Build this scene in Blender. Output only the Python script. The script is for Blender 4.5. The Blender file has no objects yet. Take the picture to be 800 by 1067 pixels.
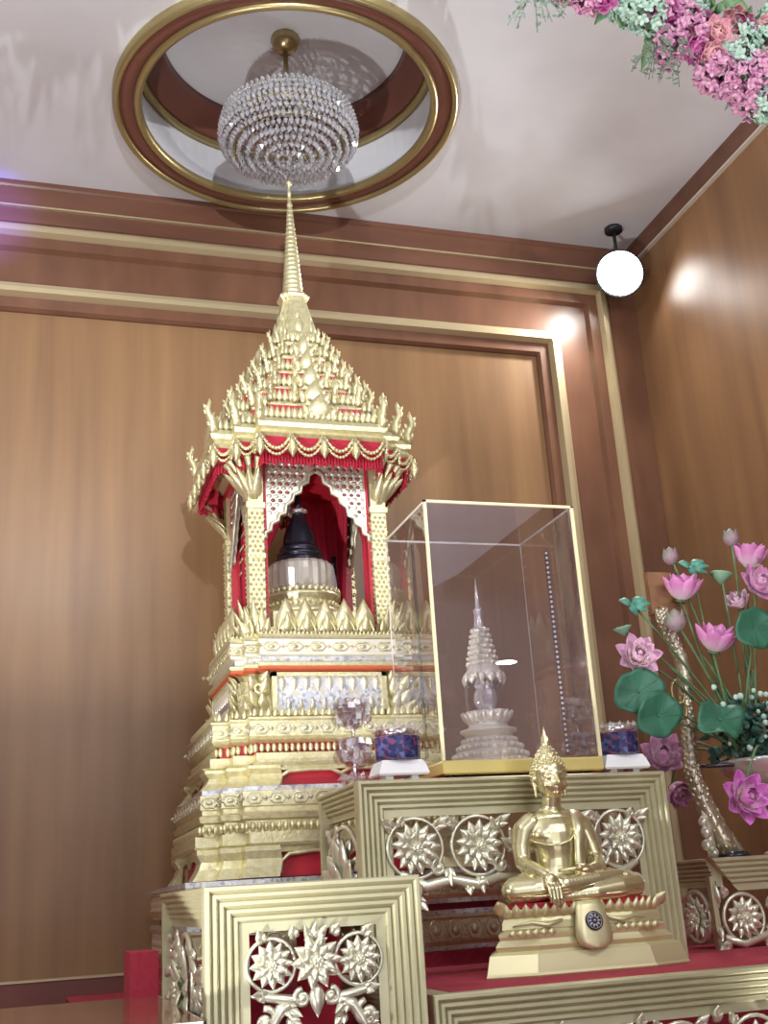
import bpy, bmesh, math, random
from mathutils import Vector, Matrix, Euler
PI = math.pi
R = random.Random(7)
SC = bpy.context.scene
COL = SC.collection

# ------------------------------------------------------------------ camera, world, lights
cam_d = bpy.data.cameras.new('camera'); cam = bpy.data.objects.new('camera', cam_d); COL.objects.link(cam)
yaw, pitch, roll, FPX = .312958, .323428, -.06275, 1192.8
fwd = Vector((math.sin(yaw)*math.cos(pitch), math.cos(yaw)*math.cos(pitch), math.sin(pitch)))
rgt = Vector((math.cos(yaw), -math.sin(yaw), 0)); upv = rgt.cross(fwd)
r2 = rgt*math.cos(roll)+upv*math.sin(roll); u2 = upv*math.cos(roll)-rgt*math.sin(roll)
cam.matrix_world = Matrix(((r2.x, u2.x, -fwd.x, 0), (r2.y, u2.y, -fwd.y, 0), (r2.z, u2.z, -fwd.z, 0), (0, 0, 0, 1)))
cam_d.sensor_fit = 'VERTICAL'; cam_d.sensor_height = 24.0; cam_d.lens = FPX/1067*24.0
cam_d.clip_start = .02; cam_d.clip_end = 60
SC.camera = cam
w = bpy.data.worlds.new('room_air'); SC.world = w; w.use_nodes = True
w.node_tree.nodes['Background'].inputs[0].default_value = (.80, .80, .86, 1)
w.node_tree.nodes['Background'].inputs[1].default_value = 1.0
SC.view_settings.view_transform = 'Standard'; SC.view_settings.look = 'None'
SC.view_settings.gamma = 1; SC.view_settings.use_curve_mapping = False
SC.view_settings.exposure = .35

def light(name, typ, loc, target, power, color=(1, 1, 1), size=.2, spot=None, blend=.5):
    d = bpy.data.lights.new(name, typ); d.energy = power; d.color = color
    if typ == 'AREA': d.shape = 'DISK'; d.size = size
    else: d.shadow_soft_size = size
    if spot: d.spot_size = spot; d.spot_blend = blend
    o = bpy.data.objects.new(name, d); COL.objects.link(o); o.location = loc
    o.rotation_euler = (Vector(target)-Vector(loc)).to_track_quat('-Z', 'Y').to_euler()
    return o
light('fill_front_left', 'AREA', (-1.3, .9, 2.7), (.9, 3.6, .9), 30, (1, .98, .94), .45)  # added fill from the front left, stands for no particular lamp
light('fill_front_right', 'AREA', (2.6, -.6, 2.9), (1.1, 3.6, .3), 30, (1, .98, .95), .5)  # fill area light added at the right front, no fitting there
light('fill_rear', 'AREA', (.2, -3.0, 3.05), (.6, 3, .2), 75, (.96, .96, 1), 1.6)  # broad frontal fill added behind the camera
light('floor_light_left', 'SPOT', (-.72, 1.5, -.58), (.25, 4.1, 2.5), 230, (1, .98, .95), .05, 1.66, .45)
light('side_light', 'SPOT', (-1.6, 1.75, .45), (1.1, 3.05, .25), 62, (1, .985, .95), .10, .86, .6)
light('floor_light_right', 'SPOT', (2.15, 2.2, -.75), (1.1, 3.8, 3.3), 70, (1, .98, .95), .05, 1.3, .6)
light('corner_spot_light', 'SPOT', (2.70, 4.42, 2.86), (.9, 3.6, 1.0), 70, (1, .97, .92), .06, 2.6, .8)
light('violet_light', 'SPOT', (-.75, 3.5, 2.5), (-.30, 4.65, 2.93), 260, (.13, .08, 1), .03, .42, 1)
light('ceiling_shadow_spot', 'SPOT', (.15, -.4, 1.98), (.2, 3.6, 3.137), 330, (.97, .98, 1), .025, .95, .5)  # added spot, placed to throw the garland's shadow on the ceiling
light('fill_rear_ceiling', 'AREA', (1.2, -2.4, -.6), (1.2, -2.2, 3.1), 75, (.95, .97, 1), 1.2)  # added to brighten the rear ceiling that the case front reflects
light('reflection_disc_light', 'AREA', (3.84, -2.95, 1.80), (3.84, -2.95, 0), 3, (1, 1, .95), .17)  # free-hanging disc added for its round reflection in the case front

# ------------------------------------------------------------------ materials
def mat(name, col, rough=.5, metal=0, **k):
    m = bpy.data.materials.new(name); m.use_nodes = True
    b = m.node_tree.nodes['Principled BSDF']
    b.inputs['Base Color'].default_value = (*col, 1); b.inputs['Roughness'].default_value = rough; b.inputs['Metallic'].default_value = metal
    for kk, v in k.items(): b.inputs[kk.replace('_', ' ')].default_value = v
    return m
def nodes(m): return m.node_tree.nodes, m.node_tree.links, m.node_tree.nodes['Principled BSDF']
def noisy(m, c1, c2, scale, stretch=(1, 1, 1), detail=4, bump=0, bscale=None, lo=.3, hi=.7):
    N, L, b = nodes(m)
    tc = N.new('ShaderNodeTexCoord'); mp = N.new('ShaderNodeMapping'); mp.inputs['Scale'].default_value = stretch
    nz = N.new('ShaderNodeTexNoise'); nz.inputs['Scale'].default_value = scale; nz.inputs['Detail'].default_value = detail
    rp = N.new('ShaderNodeValToRGB'); rp.color_ramp.elements[0].color = (*c1, 1); rp.color_ramp.elements[1].color = (*c2, 1)
    rp.color_ramp.elements[0].position = lo; rp.color_ramp.elements[1].position = hi
    L.new(tc.outputs['Object'], mp.inputs[0]); L.new(mp.outputs[0], nz.inputs['Vector']); L.new(nz.outputs['Fac'], rp.inputs[0]); L.new(rp.outputs[0], b.inputs['Base Color'])
    if bump:
        n2 = N.new('ShaderNodeTexNoise'); n2.inputs['Scale'].default_value = bscale or scale; n2.inputs['Detail'].default_value = 3
        L.new(mp.outputs[0], n2.inputs['Vector'])
        bp = N.new('ShaderNodeBump'); bp.inputs['Strength'].default_value = bump; bp.inputs['Distance'].default_value = .004
        L.new(n2.outputs['Fac'], bp.inputs['Height']); L.new(bp.outputs[0], b.inputs['Normal'])
    return m
wood_panel = noisy(mat('wood_veneer_panel', (.3, .15, .08), .32, Specular_IOR_Level=.4), (.205, .112, .055), (.315, .182, .086), 5, (2.2, 2.2, .12), 5, lo=.25, hi=.75)
wood_frame = noisy(mat('wood_frame', (.2, .09, .06), .3, Specular_IOR_Level=.45), (.135, .062, .037), (.19, .090, .052), 9, (1, 1, .3), 4)
wood_cornice = noisy(mat('wood_cornice', (.2, .09, .06), .3, Specular_IOR_Level=.45), (.13, .056, .036), (.18, .082, .050), 9, (.2, 1, 1), 4)
wood_right = noisy(mat('wood_right_wall', (.3, .15, .08), .35, Specular_IOR_Level=.4), (.215, .112, .058), (.325, .178, .082), 5, (2.0, 2.0, .14), 5, lo=.25, hi=.75)
wood_table = noisy(mat('lacquered_table_wood', (.2, .07, .04), .16, Coat_Weight=.6, Coat_Roughness=.05), (.20, .075, .045), (.28, .115, .065), 8, (.3, 2, 2), 4)
wood_block = noisy(mat('plain_brown_wood', (.36, .19, .09), .5), (.24, .12, .055), (.33, .18, .085), 10, (.4, 1, 2), 4)
plaster = noisy(mat('ceiling_plaster', (.66, .65, .67), .85), (.65, .67, .72), (.71, .73, .78), 3, lo=.35, hi=.65)
floor_m = noisy(mat('floor_carpet', (.2, .05, .05), .9), (.16, .03, .03), (.22, .05, .05), 30)
gilt_wood = mat('old_gold_moulding', (.56, .47, .29), .38, .55)
gilt_ring = mat('gilt_ring', (.40, .33, .16), .32, .7)
ring_brown = mat('ring_brown', (.16, .06, .045), .35)
gold_shrine = noisy(mat('shrine_gold_leaf', (.82, .73, .43), .32, .58), (.66, .60, .32), (.82, .79, .53), 60, detail=3, bump=.35, bscale=140)
gold_side = gold_shrine
gold_frame = noisy(mat('satin_gold_paint', (.70, .65, .46), .38, .55), (.50, .48, .30), (.62, .60, .40), 6)
gold_buddha = mat('polished_pale_gold', (.74, .69, .42), .27, .85)
gold_base = mat('gold_base', (.70, .66, .40), .42, .6)
silver_gilt = mat('silver_gilt', (.82, .80, .68), .28, .5)
silver = mat('bright_silver', (.84, .84, .83), .22, .65)
carved = mat('carved_silver_gold', (.74, .74, .60), .28, .62)
brass_trim = mat('pale_yellow_edging', (.86, .80, .50), .4, .2)
yellow_base = mat('yellow_gold_base', (.78, .66, .24), .3, .5)
red_cloth = noisy(mat('crimson_cloth', (.45, .01, .04), .75), (.40, .008, .035), (.52, .015, .05), 20)
red_carpet = noisy(mat('red_carpet', (.36, .025, .05), .95), (.30, .02, .04), (.40, .03, .06), 60)
red_paint = mat('red_lacquer', (.50, .02, .04), .4)
orange_red = mat('orange_lacquer', (.62, .13, .06), .45)
dark_metal = mat('dark_bronze', (.05, .05, .075), .22, .6)
black = mat('black_plastic', (.015, .015, .02), .4)
white_bead = mat('white_bead', (.9, .9, .92), .2)
white_plastic = mat('white_gloss', (.85, .86, .9), .2)
stalk = mat('green_stem', (.12, .22, .10), .55)
pad_green = noisy(mat('lotus_pad_green', (.03, .15, .09), .5), (.022, .12, .075), (.045, .19, .11), 14)
filler_green = noisy(mat('filler_leaf_green', (.02, .07, .06), .5), (.012, .05, .045), (.05, .15, .11), 40)
pod_green = mat('pale_pod_green', (.22, .40, .26), .5)
bud_m = noisy(mat('bud', (.25, .2, .2), .55), (.20, .30, .19), (.36, .20, .28), 18)
mint = noisy(mat('mint_petals', (.45, .66, .55), .7), (.34, .58, .46), (.62, .78, .68), 40)
g_leaf = noisy(mat('garland_leaf', (.25, .45, .22), .6), (.10, .24, .13), (.36, .55, .28), 25)
trunk_m = mat('antique_silver_gold', (.62, .58, .44), .3, .8)
cream = mat('cream_centre', (.86, .78, .66), .7)
dull_green = mat('grey_green_sprig', (.18, .25, .19), .7)
yellow_c = mat('stamen_yellow', (.85, .78, .40), .6)

def petal_mat(name, c_in, c_out, rad):
    m = mat(name, c_out, .55, 0, Subsurface_Weight=.0); N, L, b = nodes(m)
    tc = N.new('ShaderNodeTexCoord'); ln = N.new('ShaderNodeVectorMath'); ln.operation = 'LENGTH'
    mr = N.new('ShaderNodeMapRange'); mr.inputs['From Min'].default_value = rad*.15; mr.inputs['From Max'].default_value = rad
    mx = N.new('ShaderNodeMix'); mx.data_type = 'RGBA'; mx.inputs[6].default_value = (*c_in, 1); mx.inputs[7].default_value = (*c_out, 1)
    L.new(tc.outputs['Object'], ln.inputs[0]); L.new(ln.outputs['Value'], mr.inputs[0]); L.new(mr.outputs[0], mx.inputs[0]); L.new(mx.outputs[2], b.inputs['Base Color'])
    return m
lotus_pink = petal_mat('lotus_pink', (.90, .80, .86), (.66, .24, .52), .075)
lotus_pale = petal_mat('lotus_pale_pink', (.88, .78, .76), (.74, .40, .62), .075)
lotus_deep = petal_mat('lotus_magenta', (.90, .85, .70), (.70, .20, .62), .065)
hyd_pink = noisy(mat('hydrangea_pink', (.7, .3, .5), .7), (.52, .17, .38), (.80, .50, .64), 60)
hyd_mag = noisy(mat('magenta_petals', (.6, .12, .4), .7), (.50, .10, .34), (.68, .22, .48), 45)
rose_pink = petal_mat('rose_pink', (.92, .80, .70), (.72, .20, .34), .056)

def glassy(name, col, gloss_col, mix_extra=0.0, rough=.0):
    m = bpy.data.materials.new(name); m.use_nodes = True; N, L = m.node_tree.nodes, m.node_tree.links
    N.remove(N['Principled BSDF']); out = N['Material Output']
    t = N.new('ShaderNodeBsdfTransparent'); t.inputs[0].default_value = (*col, 1)
    g = N.new('ShaderNodeBsdfGlossy'); g.inputs[0].default_value = (*gloss_col, 1); g.inputs['Roughness'].default_value = rough
    f = N.new('ShaderNodeFresnel'); f.inputs[0].default_value = 1.5
    a = N.new('ShaderNodeMath'); a.operation = 'ADD'; a.use_clamp = True; a.inputs[1].default_value = mix_extra
    mx = N.new('ShaderNodeMixShader')
    ge = N.new('ShaderNodeNewGeometry'); iv = N.new('ShaderNodeMath'); iv.operation = 'SUBTRACT'; iv.inputs[0].default_value = 1
    mu = N.new('ShaderNodeMath'); mu.operation = 'MULTIPLY'
    L.new(ge.outputs['Backfacing'], iv.inputs[1]); L.new(iv.outputs[0], mu.inputs[0]); L.new(a.outputs[0], mu.inputs[1])
    L.new(f.outputs[0], a.inputs[0]); L.new(mu.outputs[0], mx.inputs[0]); L.new(t.outputs[0], mx.inputs[1]); L.new(g.outputs[0], mx.inputs[2]); L.new(mx.outputs[0], out.inputs[0])
    return m
pane_front = glassy('acrylic_front', (.93, .92, .96), (.95, .92, 1), .30)
pane_side = glassy('acrylic_side', (.97, .965, .975), (1, 1, 1), .03)
crystal = glassy('cut_crystal', (.97, .96, .99), (1, .99, 1), .42, .12)
crystal_small = mat('crystal_beads', (.76, .76, .80), .06, 0, Transmission_Weight=.6, IOR=1.5, Specular_IOR_Level=1.0)
clear_dome = glassy('clear_dome', (.93, .93, .95), (1, 1, 1), .05)

def mosaic(name, cols, scale, rough=.15, metal=.5):
    m = mat(name, cols[0], rough, metal); N, L, b = nodes(m)
    tc = N.new('ShaderNodeTexCoord'); v = N.new('ShaderNodeTexVoronoi'); v.inputs['Scale'].default_value = scale
    sp = N.new('ShaderNodeSeparateColor'); rp = N.new('ShaderNodeValToRGB'); rp.color_ramp.interpolation = 'CONSTANT'
    e = rp.color_ramp.elements
    while len(e) < len(cols): e.new(.5)
    for i, c in enumerate(cols): e[i].position = i/len(cols); e[i].color = (*c, 1)
    L.new(tc.outputs['Object'], v.inputs['Vector']); L.new(v.outputs['Color'], sp.inputs[0]); L.new(sp.outputs[0], rp.inputs[0]); L.new(rp.outputs[0], b.inputs['Base Color'])
    return m
mirror_mosaic = mosaic('mirror_mosaic', [(.66, .70, .78), (.82, .83, .85), (.45, .48, .56), (.76, .72, .55), (.86, .87, .9), (.72, .74, .80)], 110)
purple_glaze = mosaic('purple_glaze', [(.025, .025, .09), (.04, .05, .16), (.10, .11, .27), (.05, .035, .10), (.03, .04, .12), (.16, .06, .12)], 90, .1, .2)
emit = bpy.data.materials.new('lit_lamp_lens'); emit.use_nodes = True
_b = emit.node_tree.nodes['Principled BSDF']; _b.inputs['Emission Color'].default_value = (1, .99, .96, 1); _b.inputs['Emission Strength'].default_value = 25

# ------------------------------------------------------------------ mesh helper
ORIG = {}
class MB:
    def __init__(s): s.v = []; s.f = []; s.sm = []
    def add(s, vs, fs, smooth=False, M=None):
        n = len(s.v)
        s.v += [tuple(M @ Vector(p)) for p in vs] if M is not None else [tuple(p) for p in vs]
        s.f += [tuple(i+n for i in f) for f in fs]; s.sm += [smooth]*len(fs); return s
    def box(s, x0, y0, z0, x1, y1, z1, M=None):
        v = [(x, y, z) for x in (x0, x1) for y in (y0, y1) for z in (z0, z1)]
        return s.add(v, [(0, 1, 3, 2), (4, 6, 7, 5), (0, 4, 5, 1), (2, 3, 7, 6), (0, 2, 6, 4), (1, 5, 7, 3)], False, M)
    def loft(s, rings, cap=True, smooth=False, M=None, closed=True, loop=False):
        n = len(rings[0]); v = [p for r in rings for p in r]; f = []
        m = len(rings)
        for i in range(m if loop else m-1):
            for j in range(n if closed else n-1):
                a, b = i*n+j, i*n+(j+1) % n; c, d = ((i+1) % m)*n+(j+1) % n, ((i+1) % m)*n+j
                f.append((a, b, c, d))
        if cap and not loop: f += [tuple(range(n))[::-1], tuple(range((m-1)*n, m*n))]
        return s.add(v, f, smooth, M)
    def lathe(s, prof, n=24, c=(0, 0, 0), smooth=True, M=None, cap=True, loop=False):
        rings = [[(c[0]+r*math.cos(2*PI*k/n), c[1]+r*math.sin(2*PI*k/n), c[2]+z) for k in range(n)] for r, z in prof]
        return s.loft(rings, cap, smooth, M, loop=loop)
    def tube(s, pts, rad, n=6, cap=True, smooth=True, M=None, closed=False):
        pts = [Vector(p) for p in pts]; m = len(pts); rings = []; up = None
        for i, p in enumerate(pts):
            if closed: t = pts[(i+1) % m]-pts[i-1]
            else: t = pts[min(i+1, m-1)]-pts[max(i-1, 0)]
            t = t.normalized() if t.length > 1e-9 else Vector((0, 0, 1))
            if up is None: up = Vector((0, 0, 1)) if abs(t.z) < .9 else Vector((1, 0, 0))
            u = up-t*up.dot(t); u = u.normalized() if u.length > 1e-6 else t.orthogonal().normalized(); up = u; vv = t.cross(u)
            r = rad[i] if isinstance(rad, (list, tuple)) else rad
            rings.append([p+(u*math.cos(2*PI*k/n)+vv*math.sin(2*PI*k/n))*r for k in range(n)])
        return s.loft(rings, cap, smooth, M, loop=closed)
    def ball(s, c, r, nu=10, nv=6, M=None, smooth=True):
        r = r if isinstance(r, (tuple, list)) else (r, r, r); v = [(c[0], c[1], c[2]+r[2])]; f = []
        for i in range(1, nv):
            a = PI*i/nv
            for j in range(nu): v.append((c[0]+r[0]*math.sin(a)*math.cos(2*PI*j/nu), c[1]+r[1]*math.sin(a)*math.sin(2*PI*j/nu), c[2]+r[2]*math.cos(a)))
        v.append((c[0], c[1], c[2]-r[2])); e = len(v)-1
        for j in range(nu):
            k = (j+1) % nu; f.append((0, 1+j, 1+k)); f.append((e, e-nu+k, e-nu+j))
            for i in range(nv-2): f.append((1+i*nu+j, 1+(i+1)*nu+j, 1+(i+1)*nu+k, 1+i*nu+k))
        return s.add(v, f, smooth, M)
    def octa(s, c, r, h=None, M=None):
        h = h or r
        return s.add([(c[0], c[1], c[2]+h), (c[0]+r, c[1], c[2]), (c[0], c[1]+r, c[2]), (c[0]-r, c[1], c[2]), (c[0], c[1]-r, c[2]), (c[0], c[1], c[2]-h)],
                     [(0, 1, 2), (0, 2, 3), (0, 3, 4), (0, 4, 1), (5, 2, 1), (5, 3, 2), (5, 4, 3), (5, 1, 4)], False, M)
    def prism(s, poly, y0, y1, M=None, smooth=False):      # polygon in x,z extruded along y
        return s.loft([[(x, y0, z) for x, z in poly], [(x, y1, z) for x, z in poly]], True, smooth, M)
    def leaf(s, M, L, W, h=.0, curl=0., th=.002, nu=6, nv=4, p=.8, cup=0., tipw=0.):
        fr = []; bk = []
        for i in range(nu+1):
            t = i/nu; wd = W*(math.sin(PI*min(1, t**p))*(1-tipw)+tipw*(1-t)**.4*min(1, t*6)) + (W*.12*(1-t))
            for j in range(nv+1):
                q = j/nv*2-1
                z = h*math.sin(PI*t)*(1-q*q)+curl*t*t+cup*q*q*wd
                fr.append((t*L, q*wd*.5, z)); bk.append((t*L, q*wd*.5, z-th))
        n = (nu+1)*(nv+1); f = []
        for i in range(nu):
            for j in range(nv):
                a = i*(nv+1)+j; b = a+1; c = a+nv+2; d = a+nv+1
                f.append((a, d, c, b)); f.append((n+a, n+b, n+c, n+d))
        bd = [j for j in range(nv+1)]+[(i)*(nv+1)+nv for i in range(1, nu+1)]+[nu*(nv+1)+j for j in range(nv-1, -1, -1)]+[i*(nv+1) for i in range(nu-1, 0, -1)]
        for k in range(len(bd)): a, b = bd[k], bd[(k+1) % len(bd)]; f.append((a, b, n+b, n+a))
        return s.add(fr+bk, f, True, M)
    def build(s, name, m, parent=None, origin=None, recalc=True):
        if parent is not None:
            o0 = ORIG[parent.name]
        elif origin is not None: o0 = Vector(origin)
        else:
            xs, ys, zs = zip(*s.v); o0 = Vector(((min(xs)+max(xs))/2, (min(ys)+max(ys))/2, min(zs)))
        me = bpy.data.meshes.new(name); me.from_pydata([tuple(Vector(p)-o0) for p in s.v], [], s.f); me.update()
        if recalc:
            bm = bmesh.new(); bm.from_mesh(me); bmesh.ops.recalc_face_normals(bm, faces=bm.faces); bm.to_mesh(me); bm.free()
        me.polygons.foreach_set('use_smooth', s.sm); me.materials.append(m)
        o = bpy.data.objects.new(name, me); COL.objects.link(o)
        if parent is not None: o.parent = parent
        else: o.location = o0
        ORIG[o.name] = o0.copy(); return o
def tag(o, label=None, cat=None, group=None, kind=None):
    for k, v in (('label', label), ('category', cat), ('group', group), ('kind', kind)):
        if v: o[k] = v
    return o
def thing(name, loc, label, cat, group=None):
    o = bpy.data.objects.new(name, None); COL.objects.link(o); o.location = loc; o.empty_display_size = .05
    ORIG[o.name] = Vector(loc); return tag(o, label, cat, group)
def part_copy(o, parent, loc, rot=(0, 0, 0), sc=1):
    c = o.copy(); COL.objects.link(c); c.parent = parent; c.location = Vector(loc)-ORIG[parent.name]; c.rotation_euler = rot
    c.scale = (sc, sc, sc) if not isinstance(sc, tuple) else sc; return c
def local_part(mb, name, m, parent, loc, rot=(0, 0, 0), sc=1):   # mesh authored around its own origin
    o = mb.build(name, m, None, (0, 0, 0)); o.parent = parent; o.location = Vector(loc)-ORIG[parent.name]; o.rotation_euler = rot
    o.scale = (sc, sc, sc) if not isinstance(sc, tuple) else sc; ORIG[o.name] = Vector(loc); return o
def frame(o, u, n):      # matrix: x axis along u, z axis along n
    u = Vector(u).normalized(); n = Vector(n); n = (n-u*n.dot(u)).normalized(); v = n.cross(u)
    return Matrix(((u.x, v.x, n.x, o[0]), (u.y, v.y, n.y, o[1]), (u.z, v.z, n.z, o[2]), (0, 0, 0, 1)))
def arc(cx, cz, r, a0, a1, y, n=16):
    return [(cx+r*math.cos(math.radians(a0+(a1-a0)*i/n)), y, cz+r*math.sin(math.radians(a0+(a1-a0)*i/n))) for i in range(n+1)]
def spiral(cx, cz, r0, r1, a0, a1, y, n=18):
    out = []
    for i in range(n+1):
        t = i/n; a = math.radians(a0+(a1-a0)*t); r = r0+(r1-r0)*t; out.append((cx+r*math.cos(a), y, cz+r*math.sin(a)))
    return out

# ------------------------------------------------------------------ the room
YW, XW, CZ, FZ = 4.70, 2.943, 3.137, -1.5
RC = (.947, 3.888); RR = .641; RD = .36
def structure(mb, name, m, origin=(0, 0, 0)): return tag(mb.build(name, m, None, origin), kind='structure')
mb = MB(); mb.box(-3.2, YW, FZ, XW+.1, YW+.12, CZ+.1); structure(mb, 'wall_back', wood_panel)
mb = MB(); mb.box(XW, 2.1, FZ, XW+.1, YW, CZ+.1); structure(mb, 'wall_right', wood_right)
mb = MB(); mb.box(XW+.1, 2.1, FZ, 4.3, 2.2, CZ+.1); mb.box(4.25, -6, FZ, 4.35, 2.1, CZ+.1); structure(mb, 'wall_hall', wood_frame)
mb = MB(); mb.box(-3.3, -6, FZ, -3.2, YW+.1, CZ+.1); structure(mb, 'wall_left', wood_right)
mb = MB(); mb.box(-3.3, -6, FZ-.1, 4.35, YW+.1, FZ); structure(mb, 'floor', floor_m)
mb = MB(); n = 72; inner = []; outer = []
for k in range(n):
    a = 2*PI*(k+.5)/n; ca, sa = math.cos(a), math.sin(a); inner.append((RC[0]+RR*ca, RC[1]+RR*sa, CZ))
    tx = (4.35-RC[0])/ca if ca > 0 else (-3.3-RC[0])/ca; ty = (YW+.1-RC[1])/sa if sa > 0 else (-6-RC[1])/sa; t = min(tx, ty)
    outer.append((RC[0]+t*ca, RC[1]+t*sa, CZ))
top = [(x, y, CZ+RD) for x, y, z in inner]
mb.loft([outer, inner, top], cap=False)
mb.add(top, [tuple(range(n))]); mb.loft([[(x, y, z+.62) for x, y, z in outer], outer], cap=False)
ceil = structure(mb, 'ceiling', plaster)
# corners of the rectangle between sampled rays
mb = MB(); mb.lathe([(RR-.045, -.012), (RR-.045, -.034), (RR-.028, -.046), (RR-.012, -.034), (RR-.012, 0)], 96, (*RC, CZ), cap=False); mb.lathe([(RR+.043, 0), (RR+.043, -.034), (RR+.056, -.048), (RR+.072, -.034), (RR+.074, 0)], 96, (*RC, CZ), cap=False)
structure(mb, 'trim_1', gilt_ring)
mb = MB(); mb.lathe([(RR-.014, 0), (RR-.014, -.030), (RR+.015, -.036), (RR+.045, -.030), (RR+.045, 0)], 96, (*RC, CZ), cap=False); structure(mb, 'trim_2', ring_brown)
mb = MB(); r0 = RR-.001
mb.lathe([(r0, RD-.13), (r0-.05, RD-.125), (r0-.075, RD-.06), (r0-.115, RD-.04), (r0-.12, RD-.001), (r0, RD-.001)], 96, (*RC, CZ), loop=True, cap=False); structure(mb, 'trim_3', ring_brown)
mb = MB(); mb.lathe([(r0, RD-.155), (r0-.03, RD-.15), (r0-.035, RD-.132), (r0, RD-.13)], 96, (*RC, CZ), loop=True, cap=False); structure(mb, 'trim_4', gilt_ring)
# nested wall frames around the big panel
ZT, XR = 2.512, 2.368
def wall_frame(o_d, name, m, xl=-3.19, zb=-.21):
    o_d = [(o_d[0][0], -.004)]+o_d+[(o_d[-1][0], -.004)]
    rings = []
    for kind in range(3):
        rings.append([((xl if kind == 0 else XR+o), YW-d, (zb if kind == 2 else ZT+o)) for o, d in o_d])
    mb = MB(); mb.loft(rings, True); return structure(mb, name, m)
wall_frame([(0, .014), (.012, .03), (.06, .03)], 'trim_5', wood_frame)
wall_frame([(.06, .034), (.075, .062), (.098, .062), (.102, .05), (.122, .047), (.126, .03)], 'trim_6', gilt_wood)
wall_frame([(.126, .03), (.285, .03)], 'trim_7', wood_frame)
wall_frame([(.285, .03), (.30, .055), (.35, .055)], 'trim_8', wood_frame)
wall_frame([(.35, .06), (.365, .084), (.388, .084), (.392, .07), (.408, .066), (.412, .05)], 'trim_9', gilt_wood)
mb = MB(); mb.box(XR+.412, YW-.05, -.21, XW-.001, YW+.004, ZT+.412); mb.box(-3.19, YW-.05, ZT+.412, XW-.001, YW+.004, ZT+.43); structure(mb, 'trim_10', wood_frame)
prof = [(0, ZT+.425), (.054, ZT+.425), (.057, ZT+.50), (.066, ZT+.505), (.070, CZ-.03), (.077, CZ-.022), (.078, CZ+.01), (0, CZ+.01)]
mb = MB(); mb.loft([[(x, YW-d+(.004 if d == 0 else 0), z) for d, z in prof] for x in (-3.19, XW-.001)]); structure(mb, 'trim_11', wood_cornice)
mb = MB(); mb.box(-3.19, YW-.070, ZT+.497, XW-.02, YW-.055, ZT+.505); structure(mb, 'trim_12', gilt_wood)
prof = [(0, 3.045), (.018, 3.045), (.022, 3.10), (.028, CZ-.015), (.030, CZ+.01), (0, CZ+.01)]
mb = MB(); mb.loft([[(XW-d+(.004 if d == 0 else 0), y, z) for d, z in prof] for y in (2.1, YW-.076)]); structure(mb, 'trim_13', wood_cornice)
mb = MB(); mb.box(XW-.022, 2.1, 3.035, XW+.003, YW-.08, 3.045); structure(mb, 'trim_14', mat('pale_line', (.75, .72, .62), .3, .3))
mb = MB(); mb.box(-3.19, YW-.05, -.30, XW-.001, YW+.004, -.215); structure(mb, 'baseboard_back', ring_brown)
mb = MB(); mb.box(-3.19, YW-.056, -.219, XW-.001, YW-.02, -.211); structure(mb, 'trim_15', gilt_wood)
# carpeted stage under everything
STZ = -.62
mb = MB(); mb.box(-3.19, 2.3, FZ, XW-.001, YW-.001, STZ); mb.box(-3.19, 4.3, STZ-.02, XW-.001, YW-.05, -.30); structure(mb, 'floor_stage', red_carpet)

# ------------------------------------------------------------------ chandelier
ch = thing('chandelier', (*RC, CZ+RD), 'round crystal bead chandelier hanging in the ceiling ring above the shrine', 'chandelier')
mb = MB(); mb.lathe([(.001, -.075), (.03, -.07), (.055, -.04), (.062, -.012), (.06, 0)], 24, (*RC, CZ+RD)); mb.build('canopy', mat('bronze_canopy', (.42, .31, .16), .3, .8), ch)
CT = 3.138
mb = MB(); mb.tube([(*RC, CZ+RD-.07), (*RC, CT)], .011, 10); mb.build('rod', gilt_ring, ch)
mb = MB()
for rr, z in ((.112, CT), (.197, CT-.026), (.267, CT-.077), (.272, CT-.14), (.225, CT-.196)):
    mb.lathe([(rr, -.004), (rr+.006, 0), (rr, .004), (rr-.006, 0)], 40, (*RC, z), loop=True, cap=False)
for k in range(8):
    a = k*PI/4; mb.tube([(RC[0]+r*math.cos(a), RC[1]+r*math.sin(a), z) for r, z in ((.01, CT), (.112, CT), (.197, CT-.026), (.267, CT-.077), (.272, CT-.14), (.225, CT-.196))], .004, 5)
mb.build('basket_frame', gilt_ring, ch)
prof = [(.12, .0), (.175, -.012), (.225, -.032), (.262, -.058), (.288, -.09), (.298, -.122), (.302, -.154), (.298, -.186), (.282, -.214), (.255, -.236), (.22, -.254), (.182, -.268), (.142, -.28), (.10, -.288), (.055, -.294), (.012, -.298)]
for i, (r, z) in enumerate(prof):
    r *= .94; z *= .85; mb = MB(); cnt = max(1, int(2*PI*r/.024))
    for k in range(cnt):
        a = 2*PI*(k+.5*(i % 2))/cnt; x, y = RC[0]+r*math.cos(a), RC[1]+r*math.sin(a)
        Mx = Matrix.Translation((x, y, CT+z)) @ Matrix.Rotation(R.uniform(0, PI), 4, 'Z') @ Matrix.Rotation(R.uniform(-.3, .3), 4, 'X')
        s_ = R.uniform(.8, 1.15); mb.octa((0, 0, 0), .0125*s_, .019*s_, Mx)
        mb.ball((0, 0, .02), .007, 6, 4, smooth=False, M=Matrix.Translation((x, y, CT+z)))
    mb.build('crystal_strand', crystal_small, ch)
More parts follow.
